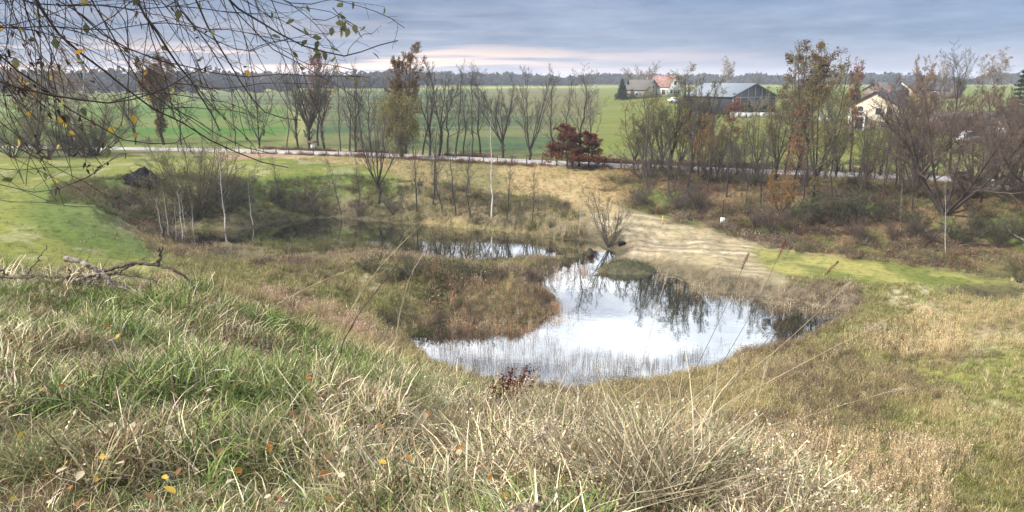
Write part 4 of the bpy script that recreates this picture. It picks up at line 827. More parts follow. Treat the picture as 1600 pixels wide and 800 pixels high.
# reeds
RZ = [([P(*p, .6) for p in [(318, 397), (450, 398), (560, 398), (640, 409), (720, 416), (800, 417), (850, 411), (925, 400), (938, 412), (905, 432), (870, 440), (830, 425), (740, 432), (640, 428), (560, 416), (440, 410), (330, 408)]], 3600, [(.27, .19, .15), (.22, .15, .12), (.33, .25, .19), (.17, .12, .10)], .48),
      ([P(*p, 0.1) for p in [(680, 500), (690, 468), (760, 480), (850, 474), (870, 486), (850, 503), (790, 509), (730, 512)]], 1700, [(.36, .20, .11), (.28, .17, .10), (.34, .27, .18)], .44),
      ([P(*p, 2.2) for p in [(380, 452), (480, 470), (560, 482), (640, 535), (600, 570), (500, 520), (400, 490)]], 2600, [(.36, .24, .17), (.45, .33, .23), (.30, .19, .14)], .55),
      ([P(*p, 0.2) for p in [(600, 340), (640, 352), (720, 360), (800, 366), (880, 372), (925, 376), (900, 352), (800, 345), (700, 338), (640, 330)]], 2200, [(.34, .29, .16), (.28, .22, .14), (.40, .33, .16), (.20, .17, .10)], .5),
      ([P(*p, 0.4) for p in [(1025, 424), (1110, 436), (1200, 452), (1290, 452), (1340, 462), (1320, 482), (1230, 474), (1140, 462), (1060, 446)]], 1300, [(.30, .24, .16), (.22, .17, .12)], .5),
      ([P(*p, 0.6) for p in [(1340, 520), (1270, 556), (1180, 575), (1110, 602), (1000, 625), (1100, 640), (1250, 600), (1400, 540)]], 2200, [(.26, .19, .13), (.20, .14, .11), (.34, .27, .18)], .4),
      ([P(*p, 1) for p in [(1380, 490), (1500, 480), (1540, 530), (1480, 570), (1350, 560), (1330, 520)]], 1500, [(.50, .38, .19), (.44, .33, .18), (.55, .44, .26)], .5),
      ([P(*p, .8) for p in [(1100, 700), (1300, 690), (1480, 760), (1500, 900), (1150, 900)]], 2600, [(.46, .34, .20), (.38, .28, .17), (.52, .41, .26)], .5),
      ([P(*p, 3) for p in [(1180, 430), (1290, 452), (1400, 455), (1600, 452), (1600, 440), (1450, 446), (1330, 446)]], 10, [(.3, .24, .12)], .4)]
xs, ys, ss, c1, c2 = [], [], [], [], []
for poly, m, cols, sc in RZ:
    x, y = fill(poly, m, rng, amp=3.0 if m > 1400 else 1.6, off=.8 if m in (1300, 1700) else 0); n = len(x); xs.append(x); ys.append(y); ss.append(sc * (.45 + .85 * rng.rand(n) ** 1.5) * (.6 + .8 * fbm(x, y, 2.2, 3))); c1.append(mixcol(rng, n, cols, j=.25) * 1.2); c2.append(mixcol(rng, n, cols + [(.5, .42, .3)], j=.25) * 1.2)
x = np.concatenate(xs); y = np.concatenate(ys); sc = np.concatenate(ss); n = len(x)
scatter('reeds', rd_, x, y, np.maximum(height(x, y), -.25) - .02, sc, rng.normal(size=n) * .07, rng.normal(size=n) * .07, np.concatenate(c1), np.concatenate(c2), 'pinkish brown reeds and dry stalks round the ponds', 5)
# thin dark stalks standing in the shallow near side of the pond
x, y = fill([P(*p, 0) for p in [(690, 512), (850, 512), (900, 530), (1000, 548), (1120, 540), (1180, 545), (1100, 575), (1000, 610), (850, 620), (700, 590), (650, 530), (690, 500)]], 7500, rng)
dn = fbm(x, y, 3, 3); nearb = smooth(6, 0, sdpoly(POND_B, x, y) * -1); k = rng.rand(len(x)) < .25 + .75 * nearb * smooth(.3, .6, dn); x, y = pick(k, x, y); n = len(x)
scatter('stalks_in_water', sk_, x, y, np.full(n, -.05), .3 + .45 * rng.rand(n), rng.normal(size=n) * .1, rng.normal(size=n) * .1, mixcol(rng, n, [(.10, .07, .05), (.16, .11, .08)]), mixcol(rng, n, [(.2, .13, .1), (.08, .06, .05)]), 'thin dark dead stalks standing in shallow water', 6)
# dark weed stalks over the right meadow
x, y = lpsample(rng, 3000, 5, 42, 18, 52); k = (wetness(x, y) > .5) & (sdpoly(HILL, x, y) > 2) & (sdpoly(Z_SAND, x, y) > .5) & (sdpoly(Z_GREENR, x, y) > .3) & (fbm(x, y, 4, 3) > .5); x, y = pick(k, x, y); n = len(x)
scatter('weed_stalks', sk_, x, y, height(x, y) - .02, .3 + .35 * rng.rand(n), rng.normal(size=n) * .1, rng.normal(size=n) * .1, mixcol(rng, n, [(.07, .05, .04), (.13, .09, .07)]), mixcol(rng, n, [(.2, .14, .1), (.1, .07, .05)]), 'dark dead weed stalks in the meadow', 7)
# rough dead grass on the pit walls
rng = np.random.RandomState(19); x, y = lpsample(rng, 42000, -34, 12, 50, 98); s = sdpoly(PIT, x, y); k = (s > -.5) & (s < 8.5) & (y > 58) & (wetness(x, y) > .3) & (fbm(x, y, 1.8, 3) > .38) & (sdpoly(Z_TRAIL, x, y) > .5) & (sdpoly(Z_SAND, x, y) > 1) & (x < 8.5); x, y = pick(k, x, y); n = len(x); f = fbm(x + 9, y, 5, 3); zt_ = height(x, y)
cA = mixcol(rng, n, [(.19, .15, .11), (.26, .21, .15), (.13, .11, .07), (.33, .27, .18)]); gg_ = (rng.rand(n) < smooth(.46, .6, f) * .7 + .5 * smooth(2.6, 3.8, zt_) * smooth(-6, -14, x)); cA[gg_] = mixcol(rng, int(gg_.sum()), [(.11, .17, .04), (.09, .13, .035), (.15, .19, .05)])
scatter('bank_grass', ts + tm_[:2], x, y, zt_ - .03, .7 + .7 * rng.rand(n), rng.normal(size=n) * .2, rng.normal(size=n) * .2, cA, mixcol(rng, n, [(.2, .16, .1), (.12, .1, .06), (.09, .1, .04)]), 'rough dead grass on the pit walls', 12)
# brambles and thicket on the banks
bs = [bramble('bramble_%d' % i, 270 + i, leaf=(0, 60, 130, 0)[i], h=.5, n=42) for i in range(4)]
HB_ = [P(*p, 2) for p in [(925, 300), (990, 328), (1100, 343), (1200, 362), (1300, 374), (1400, 387), (1800, 415), (1800, 318), (1500, 308), (1300, 292), (1000, 280), (900, 272)]]
rng = np.random.RandomState(21)
x, y = fill(HB_, 3400, rng, 1.5); k = (dline(ROAD, x, y) > 6.5) & (fbm(x, y, 3.5, 3) > .40); x, y = pick(k, x, y); m1 = len(x)
x2, y2 = lpsample(rng, 4200, -32, 8, 55, 95); s = sdpoly(PIT, x2, y2); k = (s > .3) & (s < 6.5) & (y2 > 60) & (rng.rand(len(x2)) < .75) & (sdpoly(Z_TRAIL, x2, y2) > .5) & (wetness(x2, y2) > 1.8) & (fbm(x2, y2, 3, 3) > .42) & ((x2 < -9) | (wetness(x2, y2) > 5)); x2, y2 = pick(k, x2, y2)
x3, y3 = fill([P(*p, .6) for p in [(270, 400), (258, 360), (300, 345), (350, 352), (350, 385), (320, 400)]], 500, rng)
x4, y4 = fill([P(*p, 1.2) for p in [(400, 412), (560, 412), (640, 418), (760, 422), (830, 430), (800, 455), (680, 465), (560, 455), (420, 440)]], 1100, rng, amp=1.5); k = fbm(x4, y4, 2.2, 3) > .5; x4, y4 = pick(k, x4, y4)
x5 = np.concatenate([x, x2, x3, x4]); y5 = np.concatenate([y, y2, y3, y4]); n = len(x5); f = fbm(x5, y5, 5, 3)
bc = [(.13, .09, .07), (.085, .07, .055), (.20, .15, .11), (.17, .15, .08), (.07, .05, .05), (.26, .21, .15)]; gc = [(.06, .09, .03), (.09, .11, .04), (.12, .13, .05)]; rc = [(.16, .07, .05), (.2, .11, .07)]
cA = np.where((rng.rand(n) < smooth(.5, .62, f) * .7)[:, None], mixcol(rng, n, gc), mixcol(rng, n, bc)); cB = np.where((rng.rand(n) < .18)[:, None], mixcol(rng, n, rc), mixcol(rng, n, bc))
hbk = np.arange(n) < m1; cA *= 1.25; cB *= 1.25
scatter('undergrowth', bs, x5, y5, height(x5, y5) - .05, .6 + .9 * rng.rand(n), rng.normal(size=n) * .15, rng.normal(size=n) * .15, cA, cB, 'brambles and bare thicket covering the banks', 8, zs=(.5 + .8 * rng.rand(n)))
# low red-brown hedge growth and dead leaves along the far side of the road
x, y = [], []
seg = rp[(rp[:, 0] > -60) & (rp[:, 0] < 75)]
ix = rng.randint(0, len(seg) - 1, 1500); off = np.where(rng.rand(1500) < .7, 2.6 + rng.rand(1500) * 2.0, -2.6 - rng.rand(1500) * 1.5); j = seg[ix] + (seg[ix + 1] - seg[ix]) * rng.rand(1500, 1)
nn = np.gradient(seg, axis=0)[ix]; nn = unit(nn); x = j[:, 0] - nn[:, 1] * off; y = j[:, 1] + nn[:, 0] * off
k = (fbm(x, y, 6, 2) > .40) & (x > -38) & (x < 30); x, y = pick(k, x, y); n = len(x)
scatter('roadside_growth', bs, x, y, height(x, y) - .05, .45 + .5 * rng.rand(n), rng.normal(size=n) * .1, rng.normal(size=n) * .1, mixcol(rng, n, [(.17, .075, .05), (.13, .06, .045), (.2, .11, .07)]), mixcol(rng, n, [(.12, .08, .06), (.2, .1, .06)]), 'low red-brown growth along the road', 9)

# distant forest
FC = mat_leaf('distant_crowns', [(.045, .05, .055), (.07, .065, .06), (.04, .045, .05), (.085, .07, .055), (.035, .05, .04)], .1)
rng = np.random.RandomState(31); m = MB()
for a0, a1, r0, r1, nt, h0, h1 in [(-50, -7, 640, 760, 700, 14, 23), (-10, 5, 800, 900, 420, 10, 20), (4, 46, 900, 1000, 900, 7, 18), (-50, -16, 520, 640, 120, 8, 17)]:
    x, y = lpsample(rng, nt, a0, a1, r0, r1); z = height(x, y); hh = (h0 + (h1 - h0) * smooth(.3, .7, fbm(x, y, 60, 3))) * (.55 + .25 * rng.rand(nt))
    for i in range(nt):
        k = 60; u = rng.normal(size=(k, 3)); u = unit(u) * (rng.rand(k, 1) ** .4); wd = hh[i] * (.42 + .2 * rng.rand())
        m.leaves(np.array([x[i], y[i], z[i] + hh[i] * .48]) + u * np.array([wd, wd, hh[i] * .5]), 1.8, rng, asp=.8)
    tp = np.stack([np.c_[x, y, z - 1], np.c_[x, y, z + hh * .8]], 1); m.tubes(tp[::9], np.full((len(tp[::9]), 2), .2), 3)
m.obj('distant_forest', FC, kind='stuff', label='blue-grey wood along the horizon')

# ------------------------------------------------------------------ buildings
def W(name, c1, c2=None, **k): return mat_plain(name, c1, c2, **k)
M_WHT = W('render_white', (.62, .61, .58), (.52, .51, .48)); M_CRM = W('render_cream', (.50, .45, .34), (.42, .37, .28)); M_GRY = W('render_grey', (.26, .24, .21), (.2, .18, .16)); M_PNK = W('render_rose', (.22, .16, .14), (.17, .13, .115))
M_RED = W('tiles_red', (.17, .065, .05), (.27, .2, .18), scale=1.2); M_DRK = W('tiles_dark', (.065, .065, .075), (.045, .045, .052)); M_RGR = W('tiles_grey', (.13, .12, .11), (.09, .085, .08))
M_MET = W('metal_roof', (.19, .215, .25), (.13, .15, .18), rough=.45, stretch=(8, .3, 1)); M_BRD = W('dark_boards_and_shade', (.035, .038, .045), (.022, .024, .03), stretch=(6, 6, .4)); M_STL = W('steel_posts', (.20, .21, .23)); M_GLS = W('window_glass', (.03, .04, .05), rough=.12, spec=.6)
M_PNT = W('white_paint', (.75, .75, .74), (.66, .66, .65), rough=.4); M_BRN = W('brown_wood', (.11, .07, .045), (.07, .045, .03), stretch=(1, 1, 6)); M_BLK = W('rubber_black', (.02, .02, .022)); M_POST = W('fence_wood', (.10, .08, .06), (.06, .05, .04))
def house(name, label, cat, px, py, d, w, l, hw, hr, rz, wall, roof, windows=(), chimney=None, door=None, group=None, overhang=.45, extra=None):
    x, y = PD(px, py, d)[:2]; z = min(hz(x, y), hz(x + 3, y + 3)) - .1; rt = thing(name, label, cat, (x, y, z), R(rz), 1, group)
    v = [(-w / 2, 0, 0), (w / 2, 0, 0), (w / 2, 0, hw), (0, 0, hw + hr), (-w / 2, 0, hw)]; v = v + [(a, l, c) for a, _, c in v]
    MB().add(v, [[0, 1, 6, 5], [1, 2, 7, 6], [2, 3, 8, 7], [3, 4, 9, 8], [4, 0, 5, 9], [0, 4, 2, 1], [5, 6, 7, 9]], [[4, 3, 2], [9, 7, 8]]).obj('wall', wall, rt)
    rm = MB(); sl = math.hypot(w / 2, hr); a = math.atan2(hr, w / 2); th = .16
    for sx in (-1, 1):
        ox, oz = sx * (w / 2 + overhang * math.cos(a)), hw - overhang * math.sin(a)
        v = [(0, -overhang, hw + hr + .02), (ox, -overhang, oz + .02), (ox, l + overhang, oz + .02), (0, l + overhang, hw + hr + .02)]; v2 = [(p, q, r_ + th) for p, q, r_ in v]
        rm.add(v + v2, [[0, 1, 2, 3], [4, 7, 6, 5], [0, 4, 5, 1], [1, 5, 6, 2], [2, 6, 7, 3]])
    ro = rm.obj('roof', roof, rt)
    if chimney: MB().box((chimney[0], chimney[1], hw + hr + .2), (.6, .6, 1.6)).box((chimney[0], chimney[1], hw + hr + 1.05), (.75, .75, .12)).obj('chimney', M_RED, ro)
    for side, u, zc, ww, wh in windows:
        if side == 'f': c, dm, fr_ = (u, -.03, zc), (ww, .08, wh), (ww + .2, .06, wh + .2)
        elif side == 'l': c, dm, fr_ = (-w / 2 - .03, u, zc), (.08, ww, wh), (.06, ww + .2, wh + .2)
        else: c, dm, fr_ = (w / 2 + .03, u, zc), (.08, ww, wh), (.06, ww + .2, wh + .2)
        wn = MB().box(c, fr_).obj('window', M_PNT, rt); MB().box(c, dm).obj('pane', M_GLS, wn)
    if door: MB().box((door[0], -.04, 1.0), (1.0, .1, 2.0)).obj('door', M_BRN, rt)
    if extra: extra(rt)
    return rt
house('farmhouse', 'small white house with a red tiled roof beside the grey-roofed one', 'house', 1054, 151, 262, 7.2, 9, 3.4, 3.6, 38, M_WHT, M_RED, [('f', 0, 4.6, 1.2, 1.2), ('f', -1.9, 1.7, 1.2, 1.3), ('f', 1.9, 1.7, 1.2, 1.3), ('l', 2, 1.5, 1.5, 1.6), ('l', 5.5, 1.5, 1.5, 1.6)], (-.3, 3), (0,), 'farm houses')
house('farmhouse', 'low house with a dull grey roof left of the white house', 'house', 1020, 150, 262, 7.6, 10, 2.8, 3.2, 42, M_GRY, M_RGR, [('f', 0, 3.8, 1.0, 1.0), ('f', 1.8, 1.4, 1.1, 1.1), ('l', 4, 1.3, 1.3, 1.1)], (.2, 2.5), None, 'farm houses')
def barn_extra(rt):
    for u in (-8.5, -5.7, -2.8, 0, 2.8, 5.7, 8.5): MB().box((u, -.25, 2.4 + (9 - abs(u)) * .17), (.22, .22, 4.8 + (9 - abs(u)) * .34)).obj('post', M_STL, rt)
    MB().box((0, -.2, 4.4), (17, .14, .22)).box((5.6, -.2, 2.9), (6.5, .12, .18)).box((5.6, -.2, .9), (6.5, .12, .18)).obj('beam', M_STL, rt)
    MB().box((0, -.12, 3.2), (16.8, .08, 4.6)).obj('open_front_shade', M_BRD, rt)  # dark sheet stands in for the shade inside the open front
house('barn', 'large dark open-fronted barn with a pale metal roof', 'barn', 1176, 182, 200, 17.5, 17, 4.7, 3.2, 33, M_BRD, M_MET, [], None, None, None, .6, barn_extra)
def balcony(rt):
    b = MB().box((-2.6, -1.0, 2.75), (3.2, 1.9, .18)).obj('balcony', M_PNT, rt); r_ = MB()
    for u in np.linspace(-4.1, -1.1, 9): r_.box((u, -1.9, 3.3), (.07, .07, 1.0))
    r_.box((-2.6, -1.9, 3.85), (3.2, .09, .09)).obj('railing', M_PNT, b)
    for u in (-4.1, -1.1): MB().box((u, -1.85, 1.35), (.18, .18, 2.7)).obj('column', M_PNT, rt)
house('villa', 'two storey cream villa with a dark roof and white balcony', 'house', 1362, 205, 150, 9.5, 11, 4.9, 2.7, -42, M_CRM, M_DRK, [('f', -2.6, 3.9, 1.1, 1.5), ('f', .8, 3.9, 1.0, 1.2), ('f', 2.9, 3.9, 1.0, 1.2), ('f', -2.6, 1.2, 1.4, 1.9), ('f', 2.2, 1.3, 1.3, 1.2), ('r', 2.5, 3.7, 1.1, 1.2), ('r', 5.5, 3.7, 1.1, 1.2), ('r', 8.5, 3.7, 1.1, 1.2), ('r', 4, 1.3, 1.3, 1.2)], (1.2, 5), (.2,), None, .6, balcony)
house('hill_house', 'rose-walled hilltop house with a grey roof, leftmost on the ridge', 'house', 1366, 146, 240, 8, 13, 2.6, 2.3, -60, M_PNK, M_RGR, [('f', 0, 1.5, 1.2, 1.1), ('r', 3, 1.4, 1.2, 1.1), ('r', 8, 1.4, 1.2, 1.1)], None, None, 'houses on the hilltop')
house('hill_house', 'long low hilltop house with a dark roof, middle of the ridge', 'house', 1408, 146, 245, 8, 15, 2.4, 2.4, -70, M_CRM, M_DRK, [('r', 3, 1.4, 1.2, 1.1), ('r', 7, 1.4, 1.2, 1.1), ('r', 11, 1.4, 1.2, 1.1)], None, None, 'houses on the hilltop')
house('hill_house', 'brown hilltop house with a steep gable, rightmost on the ridge', 'house', 1493, 146, 230, 8, 10, 2.6, 3.0, 30, M_PNK, M_DRK, [('f', 0, 3.6, 1.1, 1.1), ('l', 4, 1.4, 1.2, 1.1)], None, None, 'houses on the hilltop')
house('long_house', 'long single storey building behind the sprawling willows', 'building', 1450, 215, 148, 6, 17, 2.7, 1.1, -78, M_PNK, M_RGR, [('r', 2.5, 1.5, 1.3, 1.1), ('r', 6, 1.5, 1.3, 1.1), ('r', 10, 1.5, 1.3, 1.1), ('r', 14, 1.5, 1.3, 1.1)])
house('shed', 'small white shed at the right edge beyond the road', 'shed', 1588, 221, 132, 4, 5, 2.3, .8, 25, M_WHT, M_RGR, [('f', 1.0, 1.3, .8, .8)], None, (-.8,))
def car(label, px, py, d, rz, paint, L_=4.3, Hc=1.5, group='white vehicles by the houses'):
    x, y = PD(px, py, d)[:2]; rt = thing('parked_car', label, 'car', (x, y, hz(x, y)), R(rz), 1, group)
    prof = [(-L_ / 2, .3), (-L_ / 2, .85), (-L_ * .33, .98), (-L_ * .18, Hc), (L_ * .22, Hc), (L_ * .38, 1.0), (L_ / 2, .9), (L_ / 2, .3)]
    v = [(a, sy * (.85 if c < 1.05 else .66), c) for sy in (-1, 1) for a, c in prof]; n = len(prof)
    MB().add(v, [[i, (i + 1) % n, (i + 1) % n + n, i + n] for i in range(n)] + [[0, 7, 6, 1], [1, 6, 5, 2], [2, 5, 4, 3], [8, 9, 14, 15], [9, 10, 13, 14], [10, 11, 12, 13]]).obj('body', paint, rt)
    for sy in (-1, 1): MB().add([(-L_ * .29, sy * .845, 1.0), (-L_ * .16, sy * .70, Hc - .1), (L_ * .2, sy * .70, Hc - .1), (L_ * .33, sy * .845, 1.0)], [[0, 1, 2, 3]]).obj('side_window', M_GLS, rt)
    for sx in (-.31, .31):
        for sy in (-1, 1):
            a = np.linspace(0, 6.283, 14)[:-1]; p = [(sx * L_, sy * .66, .32), (sx * L_, sy * .9, .32)]; m_ = MB().tubes(np.array(p), np.array([.32, .32]), 12)
            m_.add([(sx * L_ + .32 * math.cos(q), sy * .9, .32 + .32 * math.sin(q)) for q in a], None, [[0, i, i + 1] for i in range(1, 12)]).obj('wheel', M_BLK, rt)
car('white car parked left of the barn below the white house', 1054, 158, 240, 12, M_PNT); car('silver-white car half hidden behind the first white car', 1062, 161, 236, 5, M_MET)
car('white van parked behind the sprawling willows', 1512, 229, 122, 8, M_PNT, 4.8, 1.9)
# wrapped bales by the barn
M_BALE = W('bale_wrap', (.45, .46, .47), (.33, .34, .35))
rg = random.Random(8)
for i, (px, py, d, bl_) in enumerate([(1152, 186, 186, 'leftmost of the row beside the barn'), (1161, 187, 184, 'second from the left beside the barn'), (1170, 188, 184, 'third from the left beside the barn'), (1190, 186, 186, 'fourth from the left, below the barn gable'), (1204, 187, 186, 'at the right corner of the barn'), (1232, 189, 178, 'just left of the largest oak'), (1262, 192, 172, 'just right of the largest oak'), (1284, 190, 174, 'second from the right of the row'), (1296, 193, 170, 'rightmost of the row')]):
    x, y = PD(px, py, d)[:2]; m_ = MB(); r_ = .6; a = rg.random() * 3
    pts = np.array([(math.cos(a) * u, math.sin(a) * u, .58) for u in (-.62, -.6, -.55, .55, .6, .62)]); m_.tubes(pts, np.array([.02, .5, .6, .6, .5, .02]), 14)
    m_.obj('hay_bale', M_BALE, loc=(x, y, hz(x, y)), smooth_=True, label='round white wrapped bale, ' + bl_, category='bale', group='white wrapped bales')
# low farm wall in front of the barn
x0, y0 = PD(1140, 184, 192)[:2]; x1, y1 = PD(1290, 186, 184)[:2]
m_ = MB(); nseg = 24
for i in range(nseg):
    xa = x0 + (x1 - x0) * (i + .5) / nseg; ya = y0 + (y1 - y0) * (i + .5) / nseg; m_.box((xa, ya, hz(xa, ya) + .45 + .12 * rg.random()), (math.hypot(x1 - x0, y1 - y0) / nseg - .06, .5, 1.1), math.atan2(y1 - y0, x1 - x0))
m_.obj('block_wall', M_GRY, label='low grey wall of concrete blocks in front of the barn', category='wall')

# ------------------------------------------------------------------ fences and road furniture
def fence(label, xa, xb, off, step, hgt, wires=(.45, .95)):
    q = rp[(rp[:, 0] > xa) & (rp[:, 0] < xb)]; tn = unit(np.gradient(q, axis=0)); q = q + np.c_[-tn[:, 1], tn[:, 0]] * off
    s = np.r_[0, np.cumsum(np.linalg.norm(np.diff(q, axis=0), axis=1))]; u = np.arange(0, s[-1], step); X_ = np.interp(u, s, q[:, 0]); Y_ = np.interp(u, s, q[:, 1]); Z_ = height(X_, Y_)
    rt = thing('fence', label, 'fence', (X_[0], Y_[0], Z_[0])); o = np.array([X_[0], Y_[0], Z_[0]]); pm = MB().box((0, 0, hgt / 2 - .1), (.11, .11, hgt + .2)).mesh('fence_post', M_POST)
    for i in range(len(X_)):
        p = link('post', pm, rt, (X_[i] - o[0], Y_[i] - o[1], Z_[i] - o[2])); p.rotation_euler = (rg.uniform(-.05, .05), rg.uniform(-.05, .05), rg.random()); p.scale = (1, 1, rg.uniform(.85, 1.1))
    for h in wires: MB().tubes(np.c_[X_, Y_, Z_ + h] - o, np.full(len(X_), .008), 3).obj('wire', M_STL, rt)
fence('wooden post fence along the near side of the road, left half', -50, 22, -2.8, 2.0, 1.15)
fence('wooden post fence along the far side of the road at right', 30, 62, 3.0, 2.4, 1.1)
# roadside marker, notice board, stake, crate
x, y = hit(489, 236); rt = thing('marker_post', 'small white marker on a dark post by the fan tree', 'marker', (x, y, hz(x, y)))
MB().box((0, 0, .55), (.1, .1, 1.1)).obj('post', M_POST, rt); MB().box((0, -.08, .75), (.55, .05, .6)).obj('board', M_PNT, rt); MB().box((0, 0, 1.35), (1.3, .9, .06), 0, .2).obj('cap', M_BRN, rt)
x, y = hit(1128, 358); rt = thing('notice_sign', 'white notice board on a tall thin dark pole beside the sand', 'sign', (x, y, hz(x, y)), -.1)
MB().tubes(np.array([(0, 0, -.2), (.02, 0, 1.2), (0, 0, 2.7)]), np.array([.03, .028, .02]), 8).obj('pole', M_BLK, rt)
bd = MB().box((0, -.05, .82), (.40, .02, .46)).obj('board', M_PNT, rt); MB().box((.0, -.063, .92), (.22, .004, .025)).box((-.02, -.063, .86), (.14, .004, .02)).box((.05, -.063, .76), (.09, .004, .12)).obj('printing', M_GRY, bd)
x, y = hit(1035, 352); MB().box((0, 0, .3), (.09, .09, .9), .3).box((0, 0, .78), (.05, .05, .1), .3).obj('marker_stake', W('stake_wood', (.5, .36, .14)), loc=(x, y, hz(x, y)), label='short yellowish wooden stake at the far edge of the sand', category='stake')
x, y = hit(971, 384); rt = thing('crate', 'small black crate standing by the dark bush between the ponds', 'crate', (x, y, hz(x, y)), .2)
MB().box((0, 0, .26), (.55, .4, .04)).box((-.25, 0, .12), (.05, .36, .3)).box((.25, 0, .12), (.05, .36, .3)).box((0, .17, .14), (.5, .04, .26)).box((0, 0, .30), (.6, .45, .04)).obj('body', M_BLK, rt)
# picnic table by the road
x, y = hit(1532, 290); rt = thing('picnic_table', 'brown wooden picnic table by the road under the willows', 'table', (x, y, hz(x, y)), .15)
MB().box((0, 0, .76), (1.9, .8, .06)).obj('tabletop', M_BRN, rt)
for sy in (-.7, .7): MB().box((0, sy, .46), (1.9, .28, .05)).obj('seat', M_BRN, rt)
for sx in (-.7, .7): MB().box((sx, 0, .36), (.1, 1.6, .1)).box((sx, -.35, .36), (.1, .1, .8)).box((sx, .35, .36), (.1, .1, .8)).obj('leg', M_BRN, rt)
x, y = hit(1505, 284); MB().box((0, 0, .5), (1.1, .8, 1.0)).box((0, 0, 1.04), (1.3, 1.0, .07)).box((-.3, -.41, .5), (.06, .03, .95)).box((.3, -.41, .5), (.06, .03, .95)).obj('storage_box', M_BRN, loc=(x, y, hz(x, y)), label='dark wooden box with a flat lid left of the picnic table', category='box')
# dark heap of spoil on the plateau
rng = np.random.RandomState(41); x, y = hit(218, 282); nn_ = 60; a = np.linspace(0, 6.283, 44); m_ = MB(); G_ = 34
uu, vv = np.meshgrid(np.linspace(-1, 1, 56), np.linspace(-1, 1, G_)); rr_ = np.sqrt(uu ** 2 + vv ** 2); hh = np.maximum(0, 1 - rr_ ** 1.6) * (1.15 + .35 * np.sin(uu * 3)) * (.7 + .7 * fbm(uu * 2 + 5, vv * 2, .5, 4)) + (fbm(uu, vv, .12, 2) - .5) * .25 * (rr_ < .95) - .05
ii = np.arange(uu.size).reshape(uu.shape); m_.add(np.stack([uu * 2.3, vv * 1.4, hh], -1).reshape(-1, 3), np.stack([ii[:-1, :-1], ii[:-1, 1:], ii[1:, 1:], ii[1:, :-1]], -1).reshape(-1, 4))
for i in range(150):
    q = rng.rand(2) * 2 - 1
    if np.hypot(*q) < .9: m_.box((q[0] * 2.2, q[1] * 1.3, (1 - np.hypot(*q) ** 1.6) * .95), tuple(.07 + .2 * rng.rand(3)), rng.rand() * 3, rng.rand() * 3)
m_.obj('spoil_heap', W('dark_spoil', (.022, .021, .022), (.008, .008, .009), scale=6, bump=.5, spec=.05), loc=(x, y, hz(x, y)), label='low heap of black spoil on the green plateau', category='heap')
# pale rubble by the road at right
x, y = hit(1562, 300); m_ = MB()
for i in range(70): q = rng.normal(size=2) * (.9, .35); m_.box((q[0], q[1], .05 + .35 * rng.rand() * math.exp(-q[0] ** 2)), tuple(.1 + .35 * rng.rand(3)), rng.rand() * 3, rng.rand() * 3)
m_.obj('rubble_pile', W('rubble_white', (.62, .61, .60), (.35, .34, .33)), loc=(x, y, hz(x, y)), label='small pile of white rubble below the picnic table', category='rubble')
# fallen logs
def log(label, pts, r0, side=None, mat=TWIGP):
    o = pts[0]; m_ = MB(); p = np.array(pts, float) - o; m_.tubes(*stem(p, r0, r0 * .45, 8), 7)
    if side is not None: c = sprout(np.random.RandomState(side), *[a[None] for a in stem(p, r0, r0 * .45, 8)], 6, ang=(45, 10), ratio=.35, K=4, minr=.012); m_.tubes(c[0], c[1], 4)
    m_.obj('fallen_log', mat, loc=tuple(o), smooth_=True, label=label, category='log', group='dead wood by the water')
def g3(px, py, up): x, y = hit(px, py); return np.array([x, y, hz(x, y) + up])
log('forked pale dead branch lying at the right edge below the bank', [g3(1570, 368, .5), g3(1590, 378, .3), g3(1640, 388, .15)], .10, 3)
log('grey dead trunk lying low in the grass below the bank', [g3(1490, 388, .15), g3(1515, 386, .2), g3(1540, 384, .15)], .08, 5)
log('pale fallen pole floating along the far shore of the upper pond', [g3(478, 352, .08), g3(505, 346, .1), g3(522, 340, .25)], .05)
log('pale slanting dead branch on the far pit bank', [g3(483, 325, .3), g3(500, 312, .9), g3(522, 305, .9)], .04, 8)
log('thin dead stem lying on the leaf-covered pit bank', [g3(228, 350, .2), g3(240, 345, .5), g3(262, 330, 1.0)], .05, 9, TWIG)
# broken dark bank edges: bark-brown tussock at the neck of land
rngm = np.random.RandomState(44)
def tussock(label, px, py, w_, h_, seed):
    x, y = hit(px, py); rr = np.random.RandomState(seed); m_ = MB(); uu, vv = np.meshgrid(np.linspace(-1, 1, 40), np.linspace(-1, 1, 24)); q = np.sqrt(uu ** 2 + vv ** 2)
    q = np.maximum(q * (.8 + .5 * fbm(uu * 1.5 + seed, vv * 1.5, .5, 3)), np.maximum(np.abs(uu), np.abs(vv)) ** 8); hh = np.maximum(0, 1 - q ** 2) ** .7 * h_ * (.75 + .5 * fbm(uu + seed, vv, .25, 4)) - .25; ii = np.arange(uu.size).reshape(uu.shape)
    m_.add(np.stack([uu * w_, vv * w_ * .55, hh], -1).reshape(-1, 3), np.stack([ii[:-1, :-1], ii[:-1, 1:], ii[1:, 1:], ii[1:, :-1]], -1).reshape(-1, 4)); ob = m_.obj('earth_mound', W('mound_earth_%d' % seed, (.09, .085, .045), (.05, .045, .03), scale=4, bump=.6), loc=(x, y, max(0, hz(x, y)) + .1), smooth_=True, label=label, category='mound', group=None)
    bl = MB(); ang = rr.rand(500) * 6.283; rad = rr.rand(500) ** .5
    for a_, r_ in zip(ang, rad): pass
    v, qd, _ = blades(rr, 900, .45, .01, 70, 60, .02, 3); px_ = np.repeat(rr.rand(900) * 6.283, 6); pr_ = np.repeat(rr.rand(900) ** .5 * .95, 6)
    v[:, 0] += np.cos(px_) * pr_ * w_; v[:, 1] += np.sin(px_) * pr_ * w_ * .55; v[:, 2] += np.maximum(0, 1 - pr_ ** 2) ** .7 * h_ * .95 - .25
    bl.add(v, qd).obj('turf', LF_DGR, ob)
